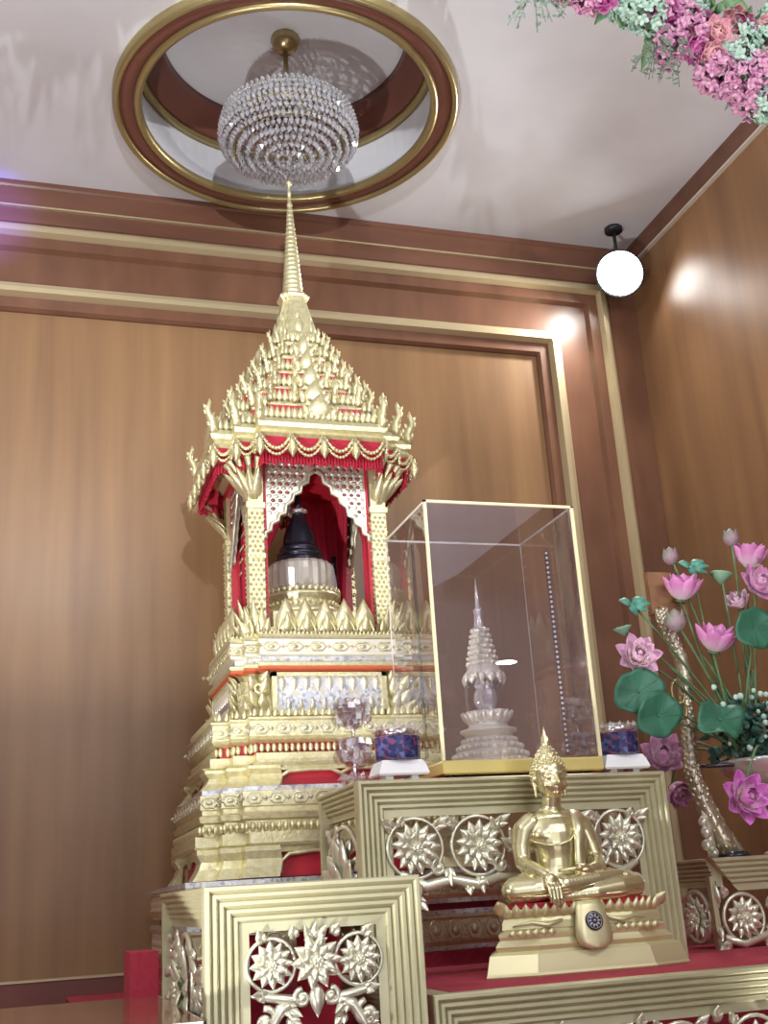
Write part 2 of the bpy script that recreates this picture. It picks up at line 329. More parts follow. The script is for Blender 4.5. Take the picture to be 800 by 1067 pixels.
# ------------------------------------------------------------------ corner floodlight
SP = Vector((2.75, 4.44, 2.875)); dirv = (Vector((.9, 2.6, .6))-SP).normalized()
fl = thing('spotlight', (SP.x, SP.y, CZ), 'lit white spotlight in the ceiling corner between the two wood walls', 'spotlight')
Mx = frame(SP, dirv, (0, 0, 1)) @ Matrix.Rotation(PI/2, 4, 'Y')
mb = MB(); mb.lathe([(.03, -.16), (.07, -.15), (.09, -.06), (.122, -.01), (.122, .004), (.117, .004), (.112, -.012)], 28, M=Mx); mb.build('lamp_housing', black, fl)
mb = MB(); mb.lathe([(.001, .016), (.06, .010), (.111, -.006), (.111, -.011), (.001, -.011)], 28, M=Mx); mb.build('lens', emit, fl)
mb = MB(); mb.tube([(SP.x, SP.y, CZ), (SP.x, SP.y, SP.z+.11), (SP.x+.0, SP.y+.08, SP.z+.06), SP-dirv*.1], .009, 8); mb.lathe([(.045, -.02), (.045, 0)], 20, (SP.x, SP.y, CZ)); mb.build('bracket', black, fl)

# ------------------------------------------------------------------ shrine (busabok)
XC, YC = .954, 3.95
def plan(h, a=.68, st=2):
    s = (1-a)*h/st; c = [(h, a*h)]
    for k in range(st): c += [(h-(k+1)*s, a*h+k*s), (h-(k+1)*s, a*h+(k+1)*s)]
    pts = []
    for q in range(4):
        ca, sa = [(1, 0), (0, 1), (-1, 0), (0, -1)][q]
        pts += [(x*ca-y*sa, x*sa+y*ca) for x, y in c]
    return pts
def ringz(h, z, a=.68, st=2): return [(XC+x, YC+y, z) for x, y in plan(h, a, st)]
def square(h, z): return [(XC+h, YC-h, z), (XC+h, YC+h, z), (XC-h, YC+h, z), (XC-h, YC-h, z)]
def tier(mb, rows, a=.68, st=2): mb.loft([ringz(h, z, a, st) for h, z in rows])
def along(pts, d):
    out = []; n = len(pts)
    for i in range(n):
        p, q = Vector(pts[i]), Vector(pts[(i+1) % n]); L = (q-p).length; m = max(1, round(L/d)); t = (q-p).normalized(); nn = Vector((t.y, -t.x, 0))
        for k in range(m): out.append((p+(q-p)*((k+.5)/m), nn, t))
    return out
def beads(mb, h, z, r=.008, d=.019, hgt=None, a=.68):
    for p, nn, t in along(ringz(h, z, a), d): mb.ball(p, (r, r, hgt or r*1.2), 6, 4)
def antefix(mb, h, z, d=.03, H=.03, W=.02, a=.68, lean=.15):
    for p, nn, t in along(ringz(h, z, a), d):
        mb.leaf(frame(p, Vector((0, 0, 1))+nn*lean, nn), H, W, .006, 0, .003, 4, 2, p=.6)
def relief(mb, h, z, H, d=.075, a=.68):
    for i, (p, nn, t) in enumerate(along(ringz(h, z, a), d)):
        Mx = frame(p+nn*.001, t, nn); w_ = d*.36; q = H*.36
        mb.tube([(-w_, 0, .002), (-w_*.55, q, .002), (w_*.55, q, .002), (w_, 0, .002), (w_*.55, -q, .002), (-w_*.55, -q, .002)], .0026, 4, M=Mx, closed=True)
        mb.ball((0, 0, 0), (w_*.45, q*.55, .006), 8, 4, M=Mx)
        mb.octa((w_*1.35, 0, 0), q*.6, .006, M=Mx)
sh = thing('shrine', (XC, YC, STZ), 'tall tiered golden shrine with needle spire and red curtains by the back wall', 'shrine')
# stepped platform below
mb = MB(); mb.loft([square(.555, STZ), square(.555, -.20), square(.535, -.20), square(.535, -.165), square(.465, -.165), square(.465, .03), square(.38, .045), square(.38, .09)]); mb.build('red_platform', red_carpet, sh)
for zlo, zhi, hh in ((-.150, -.065, .492), (-.016, .054, .497)):
    mb = MB(); mb.loft([square(hh, zlo), square(hh+.004, zlo+.012), square(hh, zlo+.02), square(hh, zhi-.014), square(hh+.005, zhi-.006), square(hh+.005, zhi), square(.41, zhi), square(.41, zlo)], loop=True)
    band = mb.build('platform_band', gold_shrine, sh)
    for sgn in range(4):
        mb = MB(); Mr = Matrix.Translation((XC, YC, (zlo+zhi)/2)) @ Matrix.Rotation(sgn*PI/2, 4, 'Z')
        k = 0
        for x in [i*.062-.434 for i in range(15)]:
            q = (zhi-zlo)*.32
            mb.tube([(x-.027, -hh-.001, 0), (x-.014, -hh-.001, q), (x+.014, -hh-.001, q), (x+.027, -hh-.001, 0), (x+.014, -hh-.001, -q), (x-.014, -hh-.001, -q)], .003, 4, M=Mr, closed=True)
            mb.ball((x, -hh, 0), (.014, .007, q*.6), 8, 5, M=Mr); mb.octa((x+.031, -hh, q*.5), .006, M=Mr); mb.octa((x+.031, -hh, -q*.5), .006, M=Mr)
        mb.build('relief', carved, band)
    mb = MB(); mb.loft([square(hh+.006, zhi+.001), square(hh+.006, zhi+.016), square(.42, zhi+.016), square(.42, zhi+.001)], loop=True); mb.build('mirror_strip', mirror_mosaic, sh)
    mb = MB(); mb.loft([square(hh-.006, zlo-.014), square(hh-.006, zlo), square(.42, zlo), square(.42, zlo-.014)], loop=True); mb.build('mirror_strip', mirror_mosaic, sh)
# redented lower tiers: (z bottom) lion feet, slabs, beads
def foot_piece(mb, rows, a, q):
    ca, sa = [(1, 0), (0, 1), (-1, 0), (0, -1)][q]; rings = []
    for h, z in rows:
        s = (1-a)*h/2; e = a*h*.66; i_ = .62*h
        pts = [(h, e), (h, a*h), (h-s, a*h), (h-s, a*h+s), (a*h, a*h+s), (a*h, h), (e, h), (e, i_), (i_, e)]
        rings.append([(XC+x*ca-y*sa, YC+x*sa+y*ca, z) for x, y in pts])
    mb.loft(rings)
def lower_tier(z0, hs, zfoot, zslab0, zslab1, hslab, mirror=True):
    # z0..zfoot red recess with corner feet
    mb = MB(); tier(mb, [(hs-.055, z0), (hs-.055, zfoot)]); mb.build('red_recess', red_paint, sh)
    for q in range(4):
        mb = MB(); d = zfoot-z0
        foot_piece(mb, [(hs+.004, z0), (hs-.004, z0+d*.12), (hs-.018, z0+d*.35), (hs-.026, z0+d*.6), (hs-.012, z0+d*.85), (hs-.012, zfoot)], .72, q)
        mb.build('corner_foot', gold_shrine, sh)
    for q in range(4):       # bracket moulding across each recess
        mb = MB(); Mr = Matrix.Translation((XC, YC, 0)) @ Matrix.Rotation(q*PI/2, 4, 'Z'); e = hs*.46; y = -hs+.035
        pts = [(-e, y, z0+d*.1), (-e*.97, y, z0+d*.5), (-e*.86, y, z0+d*.72), (-e*.5, y, z0+d*.8), (-.03, y, z0+d*.8), (0, y, z0+d*.55), (.03, y, z0+d*.8), (e*.5, y, z0+d*.8), (e*.86, y, z0+d*.72), (e*.97, y, z0+d*.5), (e, y, z0+d*.1)]
        mb.tube(pts, .007, 6, M=Mr)
        mb.box(-hs*.5, y-.004, z0+d*.79, hs*.5, y+.02, zfoot, Mr)
        mb.build('bracket_moulding', gold_shrine, sh)
    mb = MB(); tier(mb, [(hs-.012, zfoot), (hs-.004, zfoot+.008), (hs-.010, zslab0-.006), (hslab, zslab0), (hslab, zslab1), (hslab-.02, zslab1)]); sl = mb.build('tier_slab', gold_shrine, sh)
    return sl
A = .74
# lowest redented tier
lower_tier(.075, .455, .165, .178, .205, .445)
mb = MB(); beads(mb, .432, .222, .0085, .020, .015, A); mb.build('bead_row', gold_shrine, sh)
mb = MB(); tier(mb, [(.42, .204), (.42, .24), (.432, .245), (.436, .262), (.425, .268), (.425, .28), (.432, .284), (.432, .326), (.42, .33)], A); sl = mb.build('tier_slab', gold_shrine, sh)
mb = MB(); relief(mb, .432, .305, .042, .07, A); mb.build('relief', carved, sl)
mb = MB(); tier(mb, [(.425, .328), (.425, .342), (.36, .342)], A); mb.build('mirror_strip', mirror_mosaic, sh)
lower_tier(.342, .425, .405, .415, .445, .392)
mb = MB(); beads(mb, .372, .462, .0085, .020, .015, A); mb.build('bead_row', gold_shrine, sh)
mb = MB(); tier(mb, [(.36, .444), (.36, .478), (.365, .482), (.365, .488)], A); mb.build('red_recess', red_paint, sh)
mb = MB(); tier(mb, [(.36, .478), (.385, .488), (.39, .494), (.386, .498), (.386, .545), (.392, .55), (.392, .556), (.33, .556)], A); sl = mb.build('tier_slab', gold_shrine, sh)
mb = MB(); relief(mb, .386, .521, .044, .07, A); mb.build('relief', carved, sl)
mb = MB(); antefix(mb, .375, .556, .022, .034, .017, A, .05); mb.build('leaf_row', gold_shrine, sh)
# waist
mb = MB(); tier(mb, [(.315, .55), (.305, .58), (.285, .62), (.275, .66), (.28, .70), (.30, .722)], .74); mb.build('waist', gold_shrine, sh)
for q in range(4):
    Mr = Matrix.Translation((XC, YC, 0)) @ Matrix.Rotation(q*PI/2, 4, 'Z')
    mb = MB(); yy = -.302
    for x0, z0, x1, z1 in ((-.195, .575, .195, .588), (-.195, .70, .195, .713), (-.195, .575, -.178, .713), (.178, .575, .195, .713)): mb.box(x0, yy-.012, z0, x1, yy+.03, z1, Mr)
    fr_ = mb.build('panel_frame', gold_shrine, sh)
    mb = MB(); mb.box(-.18, yy-.002, .585, .18, yy+.028, .703, Mr)
    mb.build('mirror_panel', mirror_mosaic, fr_)
    mb = MB()
    for k in range(9):
        x = -.16+k*.04
        mb.leaf(Mr @ frame((x, yy-.003, .702), (0, 0, -1), (0, -1, 0)), .05, .026, .008, 0, .003)
        mb.leaf(Mr @ frame((x+.02, yy-.003, .588), (0, 0, 1), (0, -1, 0)), .045, .018, .006, 0, .003)
    mb.build('relief', silver_gilt, fr_)
    for sx in (-1, 1):          # carved acanthus pilasters at the corners
        mb = MB()
        for k, (dx, dz, L_, an) in enumerate(((.215, .58, .075, 75), (.235, .60, .07, 55), (.222, .63, .075, 95), (.242, .65, .065, 60), (.225, .675, .05, 110), (.255, .575, .06, 50))):
            a_ = math.radians(an); mb.leaf(Mr @ frame((sx*dx, yy+.008, dz), (sx*math.cos(a_), -.25, math.sin(a_)), (0, -1, .1)), L_, .035, .010, .016, .003)
        mb.tube([Mr @ Vector(p) for p in spiral(sx*.235, .665, .03, .006, 90, 90+sx*420, yy-.004, 16)], .006, 6)
        mb.build('acanthus_carving', gold_shrine, sh)
# upper cove and parapet slab
mb = MB(); tier(mb, [(.30, .718), (.318, .724), (.305, .745)], .74); mb.build('orange_cove', orange_red, sh)
mb = MB(); tier(mb, [(.30, .728), (.318, .735), (.32, .745), (.31, .750)], .74); mb.build('curved_beam', gold_shrine, sh)
mb = MB(); tier(mb, [(.292, .748), (.300, .752), (.300, .768), (.29, .77)], .74); mb.build('mirror_strip', mirror_mosaic, sh)
mb = MB(); tier(mb, [(.30, .768), (.316, .772), (.316, .824), (.30, .828)], .74); sl = mb.build('parapet_slab', silver_gilt, sh)
mb = MB(); relief(mb, .316, .798, .036, .082, .74); mb.build('relief', gold_shrine, sl)
mb = MB(); tier(mb, [(.315, .826), (.319, .832), (.315, .842), (.24, .843)], .74); beads(mb, .312, .845, .006, .014, None, .74); mb.build('bead_row', gold_shrine, sh)
# big lotus petals of the balustrade
mb = MB()
mb.leaf(frame((0, 0, 0), (0, 0, 1), (0, -1, 0)), .130, .066, .016, -.004, .006, 8, 4, p=.62)
mb.tube([(-.03, -.004, .0), (-.028, -.008, .02), (-.012, -.012, .05)], .004, 5); mb.tube([(.03, -.004, .0), (.028, -.008, .02), (.012, -.012, .05)], .004, 5)
mb.leaf(frame((0, -.014, .012), (0, 0, 1), (0, -1, 0)), .07, .026, .010, -.002, .004, 6, 4, p=.6)
first = None
for q in range(4):
    for k in range(5):
        loc = Matrix.Rotation(q*PI/2, 3, 'Z') @ Vector(((k-2)*.068, -.292, 0)); loc = loc+Vector((XC, YC, .843))
        if first is None: first = local_part(mb, 'lotus_petal', gold_shrine, sh, loc, (0, 0, q*PI/2))
        else: part_copy(first, sh, loc, (0, 0, q*PI/2))
mb = MB()
for dx, L_, an in ((0, .135, 90), (-.022, .105, 100), (.022, .105, 80), (-.036, .07, 118), (.036, .07, 62)):
    a_ = math.radians(an); mb.leaf(frame((dx*.6, 0, 0), (math.cos(a_), -.12, math.sin(a_)), (0, -1, 0)), L_, .034, .008, .018, .004, 7, 3, p=.6)
first = None
for q in range(4):
    for k, (x, y, r) in enumerate(((-.235, -.262, -25), (-.262, -.235, -65), (-.248, -.248, -45))):
        loc = Matrix.Rotation(q*PI/2, 3, 'Z') @ Vector((x, y, 0)); loc = loc+Vector((XC, YC, .84)); rt = (0, 0, q*PI/2+math.radians(r))
        if first is None: first = local_part(mb, 'corner_leaf', gold_shrine, sh, loc, rt)
        else: part_copy(first, sh, loc, rt, 1 if k < 2 else .8)
# pedestal inside
mb = MB()
for h, z0, z1 in ((.165, .842, .90), (.15, .90, .96)): mb.loft([square(h, z0), square(h, z1)])
mb.lathe([(.145, .96), (.15, .975), (.13, .99), (.13, 1.02), (.142, 1.03), (.142, 1.043), (.02, 1.043)], 32, (XC-.012, YC, 0))
for k in range(36): a = 2*PI*k/36; mb.leaf(frame((XC-.012+.14*math.cos(a), YC+.14*math.sin(a), 1.04), (0, 0, 1), (math.cos(a), math.sin(a), 0)), .026, .02, .004, 0, .003, 4, 2)
for k in range(40): a = 2*PI*k/40; mb.ball((XC-.012+.132*math.cos(a), YC+.132*math.sin(a), 1.005), (.006, .006, .009), 6, 4)
mb.build('inner_pedestal', gold_shrine, sh)
# columns
cw = .027; CH = .222
for sx, sy in ((-1, -1), (1, -1), (-1, 1), (1, 1)):
    mb = MB(); cx, cy = XC+sx*CH, YC+sy*CH
    mb.box(cx-cw, cy-cw, .84, cx+cw, cy+cw, 1.53)
    mb.box(cx-cw-.006, cy-cw-.006, .84, cx+cw+.006, cy+cw+.006, .875); mb.box(cx-cw-.004, cy-cw-.004, 1.12, cx+cw+.004, cy+cw+.004, 1.135); mb.box(cx-cw-.006, cy-cw-.006, 1.30, cx+cw+.006, cy+cw+.006, 1.32)
    col = mb.build('column', gold_shrine, sh)
    mb = MB()
    for q in range(4):
        Mr = Matrix.Translation((cx, cy, 0)) @ Matrix.Rotation(q*PI/2, 4, 'Z')
        for k in range(24):
            z = .89+k*.017
            for x in (-.017, 0, .017): mb.octa((x+(.0085 if k % 2 else 0)-.004, -cw, z), .0075, .0085, M=Mr)
    mb.build('relief', gold_shrine, col)
    mb = MB()      # flaring leaf bracket at the top of the column
    dx, dy = Vector((sx, sy, 0)).normalized().x, Vector((sx, sy, 0)).normalized().y
    for k, (ox, oy) in enumerate(((sx, 0), (sx, sy), (0, sy), (sx, sy*.4), (sx*.4, sy))):
        d = Vector((ox, oy, 0)).normalized()
        b0 = Vector((cx, cy, 1.335))+d*.025
        mb.leaf(frame(b0, d*.45+Vector((0, 0, 1)), d), .115, .042, .012, .035, .004, 7, 3, p=.55)
        mb.leaf(frame(b0+Vector((0, 0, .03)), d*.7+Vector((0, 0, 1)), d), .10, .03, .010, .03, .004, 7, 3, p=.55)
        mb.tube([b0, b0+d*.02+Vector((0, 0, .05)), b0+d*.045+Vector((0, 0, .10)), b0+d*.075+Vector((0, 0, .13))], [.010, .009, .008, .012], 6)
    mb.build('column_bracket', gold_shrine, col)
    mb = MB(); q = cw+.010
    mb.box(cx-sx*(cw+.004), cy+sy*.012, .86, cx-sx*(cw+.014), cy-sy*.02, 1.50); mb.box(cx+sx*.012, cy-sy*(cw+.004), .86, cx-sx*.02, cy-sy*(cw+.014), 1.50)
    mb.build('red_edge', red_paint, col)
# arch panels with lattice
lattice_red = mat('lattice_red', (.30, .12, .09), .3, .3)
def cusp(sx):
    pts = [(.002, 1.452)]; base = [(.03, 1.41), (.058, 1.37), (.088, 1.338), (.115, 1.29), (.14, 1.262), (.168, 1.225), (.186, 1.195)]
    prev = pts[0]
    for p in base:
        mx, mz = (prev[0]+p[0])/2+.010, (prev[1]+p[1])/2+.006; pts += [(mx, mz), p]; prev = p
    return [(sx*x, z) for x, z in pts]
for q in range(4):
    Mr = Matrix.Translation((XC, YC, 0)) @ Matrix.Rotation(q*PI/2, 4, 'Z'); mb = MB(); y0 = -.232
    for sx in (-1, 1):
        cu = cusp(sx); outl = cu+[(sx*.197, 1.195), (sx*.197, 1.50), (sx*.002, 1.50)]
        # triangulated strips: top band line to cusp line
        n_ = len(cu); tops = [(x, 1.50) for x, z in cu]
        vs = [(x, y, z) for y in (y0, y0+.012) for row in (cu, tops) for x, z in row]
        fs = []
        for i in range(n_-1): fs += [(i, i+1, n_+i+1, n_+i), (2*n_+i, 3*n_+i, 3*n_+i+1, 2*n_+i+1), (i, 2*n_+i, 2*n_+i+1, i+1), (n_+i, n_+i+1, 3*n_+i+1, 3*n_+i)]
        fs += [(n_-1, 2*n_-1, 4*n_-1, 3*n_-1), (0, n_, 3*n_, 2*n_)][:2]
        mb.add(vs, fs, False, Mr)
        mb.tube([Mr @ Vector((x, y0-.004, z)) for x, z in cu], .008, 6)
    pn = mb.build('arch_panel', carved, sh)
    mds = {-1: MB(), 1: MB()}; mb = MB()
    for i in range(-7, 8):
        for k in range(0, 15):
            x = i*.026+(.013 if k % 2 else 0); z = 1.492-k*.0155
            ax = abs(x)
            if ax > .18: continue
            zc = None
            cu = cusp(1)
            for (xa, za), (xb, zb) in zip(cu, cu[1:]):
                if xa <= ax <= xb and xb > xa: zc = za+(zb-za)*(ax-xa)/(xb-xa)
            if zc is None or z < zc+.026: continue
            (mb if k % 2 else mds[1 if x > 0 else -1]).ball((x, y0, z), (.0095, .005, .0075), 8, 5, M=Mr)
    mb.build('lattice', silver, pn)
    for md in mds.values(): md.build('lattice', lattice_red, pn)
# curtains: parted drapes behind the arches
def drape(q, sx, wide, zb, inset=.0, tie=.5):
    Mr = Matrix.Translation((XC, YC, 0)) @ Matrix.Rotation(q*PI/2, 4, 'Z'); mb = MB(); nz, nx = 18, 26; y0 = -.192+inset
    vs = []
    for i in range(nz+1):
        t = i/nz; z = 1.50+(zb-1.50)*t; xo = sx*.19
        k = max(0, (1-t/tie)) if t < tie else 0
        wi = wide[1]+(wide[0]-wide[1])*(k**.8) if t < tie else wide[1]+(wide[2]-wide[1])*((t-tie)/(1-tie))
        for s_ in range(2):
            for j in range(nx+1):
                u = j/nx; vs.append((xo-sx*wi*u, y0+.010*math.sin(u*22)*(1-.4*t)+s_*.004, z))
    fs = []; r_ = (nx+1)
    for i in range(nz):
        for s_ in range(2):
            for j in range(nx):
                a = i*2*r_+s_*r_+j; b = a+1; c = a+2*r_+1; d = a+2*r_; fs.append((a, b, c, d) if s_ else (a, d, c, b))
    mb.add(vs, fs, True, Mr); c = mb.build('curtain', red_cloth, sh, recalc=False)
    m2 = MB()
    for i in range(1, 8):
        for j in range(1, 6):
            t = i/14; u = j/6; z = 1.50+(zb-1.50)*t; wi = wide[1]+(wide[0]-wide[1])*(max(0, 1-t/tie)**.8); m2.ball((sx*.19-sx*wi*u, y0-.011, z), (.006, .003, .006), 6, 4, M=Mr)
    m2.build('sequins', gold_shrine, c)
drape(2, -1, (.19, .10, .055), .86, 0, .75); drape(2, 1, (.19, .05, .035), .95, 0, .55)
drape(1, 1, (.16, .05, .04), .86, 0, .6); drape(1, -1, (.16, .03, .03), .95, 0, .5)
drape(3, -1, (.19, .05, .05), .86, 0, .5); drape(3, 1, (.19, .06, .05), .86, 0, .5)
mb = MB(); mb.loft([square(.25, 1.492), square(.25, 1.53)]); mb.build('inner_ceiling', red_paint, sh)
mb = MB()
for sx in (1,):
    x = XC+.16; mb.box(x-.006, YC+.165, .95, x+.010, YC+.175, 1.26)
    for k in range(24): mb.ball((x-.001, YC+.163, .96+k*.0125), .0045, 6, 4)
mb.build('hanging_bead_strip', dark_metal, sh)
# eave, valance, swags
EH = .365
mb = MB(); tier(mb, [(.30, 1.525), (EH-.012, 1.53), (EH, 1.54), (EH-.008, 1.552), (EH+.004, 1.562), (EH+.006, 1.578), (EH-.004, 1.596), (.30, 1.60)], .62); mb.build('eave_slab', gold_shrine, sh)
mb = MB()
rp = ringz(EH-.012, 1.47, .62); rt = ringz(EH-.016, 1.535, .62); ri = ringz(EH-.026, 1.535, .62); rb = ringz(EH-.022, 1.47, .62)
mb.loft([rp, rt, ri, rb], loop=True); mb.build('valance', red_cloth, sh)
mb = MB()
for p, nn, t in along(ringz(EH-.016, 1.47, .62), .011):
    L_ = R.uniform(.028, .045); mb.tube([p, p-Vector((0, 0, L_))+nn*R.uniform(-.004, .004)], [.004, .0055], 4)
    mb.ball(p-Vector((0, 0, L_)), .0065, 6, 4)
mb.build('red_fringe', red_cloth, sh)
mb = MB(); tas = []
ring = ringz(EH, 1.535, .62); m_ = len(ring)
for i in range(m_):
    p, q = Vector(ring[i]), Vector(ring[(i+1) % m_]); L_ = (q-p).length; t = (q-p).normalized(); nn = Vector((t.y, -t.x, 0))
    k = max(1, round(L_/.115)) if L_ > .1 else 1
    for j in range(k):
        a, b = p+(q-p)*j/k, p+(q-p)*(j+1)/k; dep = min(.058, (b-a).length*.55)
        for off in (0, .022):
            pts = [a+(b-a)*s_/10+nn*.006-Vector((0, 0, off+dep*(1-(2*s_/10-1)**2))) for s_ in range(11)]
            mb.tube(pts, .0055 if off == 0 else .0045, 5)
            for pp in pts[1:-1]: mb.ball(pp+nn*.003, .0075 if off == 0 else .006, 6, 4)
        if L_ > .1 or i % 2 == 0: tas.append((a, nn))
mb.build('swag_garland', gold_shrine, sh)
mb = MB(); mb.lathe([(.004, .0), (.006, -.012), (.013, -.018), (.009, -.026), (.016, -.042), (.015, -.055), (.008, -.066), (.001, -.078)], 10)
first = None
for a, nn in tas:
    loc = a+nn*.014-Vector((0, 0, .012))
    if first is None: first = local_part(mb, 'tassel', gold_shrine, sh, loc)
    else: part_copy(first, sh, loc)
# roof tiers
TZ = [(1.60, .315), (1.683, .272), (1.768, .222), (1.855, .175), (1.94, .136), (2.015, .105)]
for i, (z, h) in enumerate(TZ):
    hb = h; zn = TZ[i+1][0] if i+1 < len(TZ) else 2.075
    mb = MB(); tier(mb, [(hb-.035, z-.01), (hb-.035, zn)], .6); mb.build('red_attic', red_paint, sh)
    if i:
        mb = MB(); tier(mb, [(hb-.04, z-.012), (hb-.01, z-.006), (hb, z), (hb+.004, z+.010), (hb, z+.018), (hb-.03, z+.022)], .6); mb.build('roof_slab', gold_shrine, sh)
    mb = MB(); antefix(mb, hb-.006 if i else .345, z+.018 if i else 1.598, .021, .052, .022, .6, .05); antefix(mb, hb-.026 if i else .315, z+.03 if i else 1.61, .017, .05, .018, .6, .0)
    beads(mb, hb-.018, z+.03, .006, .016, None, .6)
    mb.build('leaf_row', gold_shrine, sh)
    if i < 5:
        for q in range(4):            # little gable on each face
            Mr = Matrix.Translation((XC, YC, 0)) @ Matrix.Rotation(q*PI/2, 4, 'Z'); g = .15*h+.012; y = -(h+.010) if i else -.345; mb = MB()
            mb.prism([(-g, z+.005), (g, z+.005), (g*.9, z+.028), (g*.45, z+.045), (0, z+.085), (-g*.45, z+.045), (-g*.9, z+.028)], y, y+.014, Mr)
            mb.leaf(Mr @ frame((0, y-.002, z+.012), (0, 0, 1), (0, -1, 0)), .095, g*1.5, .016, -.004, .004, 7, 4, p=.6)
            for sx in (-1, 1):
                mb.leaf(Mr @ frame((sx*g*.7, y, z+.012), (sx*.35, 0, 1), (0, -1, 0)), .06, .026, .010, 0, .004)
                mb.ball((sx*g*.9, y, z+.02), (.010, .008, .012), 8, 5, M=Mr)
            mb.build('gable', gold_shrine, sh)
mb = MB()       # flame finial, authored pointing up and curling outwards (+x)
pts = [(0, 0, 0), (.004, 0, .018), (.002, 0, .036), (.010, 0, .054), (.020, 0, .070), (.024, 0, .088), (.018, 0, .106), (.014, 0, .122), (.016, 0, .136)]
mb.tube(pts, [.017, .020, .015, .017, .013, .012, .009, .007, .002], 7)
for k, (x, z) in enumerate(((.008, .02), (.012, .045), (.024, .07), (.026, .095))): mb.leaf(frame((x, 0, z), (.7, 0, .8), (0, 1, 0)), .03-.003*k, .016, .005, 0, .004, 4, 2)
for k, (x, z) in enumerate(((-.006, .01), (-.004, .04), (.006, .06))): mb.leaf(frame((x, 0, z), (-.45, 0, 1), (0, 1, 0)), .028, .014, .005, 0, .004, 4, 2)
first = None
FR = [(EH, 1.585, .62, .95)]+[(h+.004, z+.015, .6, .82-.07*i) for i, (z, h) in enumerate(TZ) if i]
for h, z, a, s_ in FR:
    s2 = (1-a)*h/2
    for q in range(4):
        for (x, y, an) in ((h, a*h, 12), (h-s2, a*h+s2, 45), (a*h, h, 78))+(((h, a*h*.45, 5), (a*h*.45, h, 85)) if s_ < .9 and s_ > .6 else ()):
            v = Matrix.Rotation(q*PI/2, 3, 'Z') @ Vector((x, y, 0)); loc = Vector((XC, YC, z))+v*.985; rt = (0, 0, q*PI/2+math.radians(an))
            if first is None: first = local_part(mb, 'flame_finial', gold_shrine, sh, loc, rt, s_)
            else: part_copy(first, sh, loc, rt, s_)
# bell and needle spire
mb = MB()
tier(mb, [(.094, 2.055), (.098, 2.07), (.086, 2.085), (.078, 2.12), (.066, 2.17), (.056, 2.21), (.047, 2.25), (.056, 2.262), (.060, 2.272), (.050, 2.285), (.040, 2.29)], .55)
for q in range(12):
    a = q*PI/6; d = Vector((math.cos(a), math.sin(a), 0))
    mb.leaf(frame(Vector((XC, YC, 2.075))+d*.082, Vector((0, 0, 1))-d*.15, d), .085, .040, .010, .008, .004, 6, 3)
    mb.leaf(frame(Vector((XC, YC, 2.14))+d*.066, Vector((0, 0, 1))-d*.15, d), .06, .03, .008, .006, .004, 6, 3)
mb.build('spire_bell', gold_shrine, sh)
prof = [(.041, 2.285)]; z = 2.29; r = .043
nrg = 19
for k in range(nrg):
    t = k/nrg; r = .043*(1-t)+.011*t; dz = .40/nrg; prof += [(r*.86, z), (r, z+dz*.3), (r, z+dz*.6), (r*.86, z+dz*.95)]; z += dz
prof += [(.009, 2.70), (.013, 2.708), (.008, 2.72), (.007, 2.76), (.010, 2.765), (.006, 2.775), (.005, 2.800), (.012, 2.808), (.014, 2.815), (.009, 2.824), (.001, 2.832)]
mb = MB(); mb.lathe(prof, 14, (XC, YC, 0)); mb.build('spire', gold_shrine, sh)

# relic stupa in the shrine
RX = XC-.012
rl = thing('relic_stupa', (RX, YC, 1.043), 'small dark bell-shaped stupa on a ribbed crystal drum inside the golden shrine', 'stupa')
mb = MB(); n = 44; rings = []
for z, r in ((1.044, .118), (1.06, .124), (1.13, .126), (1.155, .122), (1.168, .112), (1.172, .05)):
    rings.append([(RX+(r*(1 if k % 2 else .955))*math.cos(2*PI*k/n), YC+(r*(1 if k % 2 else .955))*math.sin(2*PI*k/n), z) for k in range(n)])
mb.loft(rings); mb.build('crystal_drum', mat('ribbed_crystal', (.80, .76, .70), .08, .25, Transmission_Weight=.35), rl)
mb = MB(); mb.lathe([(.085, 1.17), (.09, 1.178), (.09, 1.188), (.078, 1.19), (.078, 1.197), (.084, 1.20), (.084, 1.21), (.072, 1.213), (.072, 1.22), (.076, 1.224), (.074, 1.233), (.064, 1.236), (.062, 1.25), (.058, 1.28), (.048, 1.31), (.036, 1.335), (.026, 1.355), (.022, 1.372), (.001, 1.372)], 32, (RX, YC, 0)); mb.build('bell', dark_metal, rl)
mb = MB(); mb.lathe([(.024, 1.37), (.03, 1.376), (.028, 1.386), (.018, 1.39)], 20, (RX, YC, 0))
for k in range(10): a = k*PI/5; mb.octa((RX+.028*math.cos(a), YC+.028*math.sin(a), 1.381), .008)
mb.build('jewel_collar', silver, rl)
mb = MB(); mb.lathe([(.018, 1.388), (.014, 1.41), (.009, 1.44), (.001, 1.465)], 16, (RX, YC, 0)); mb.build('tip', dark_metal, rl)

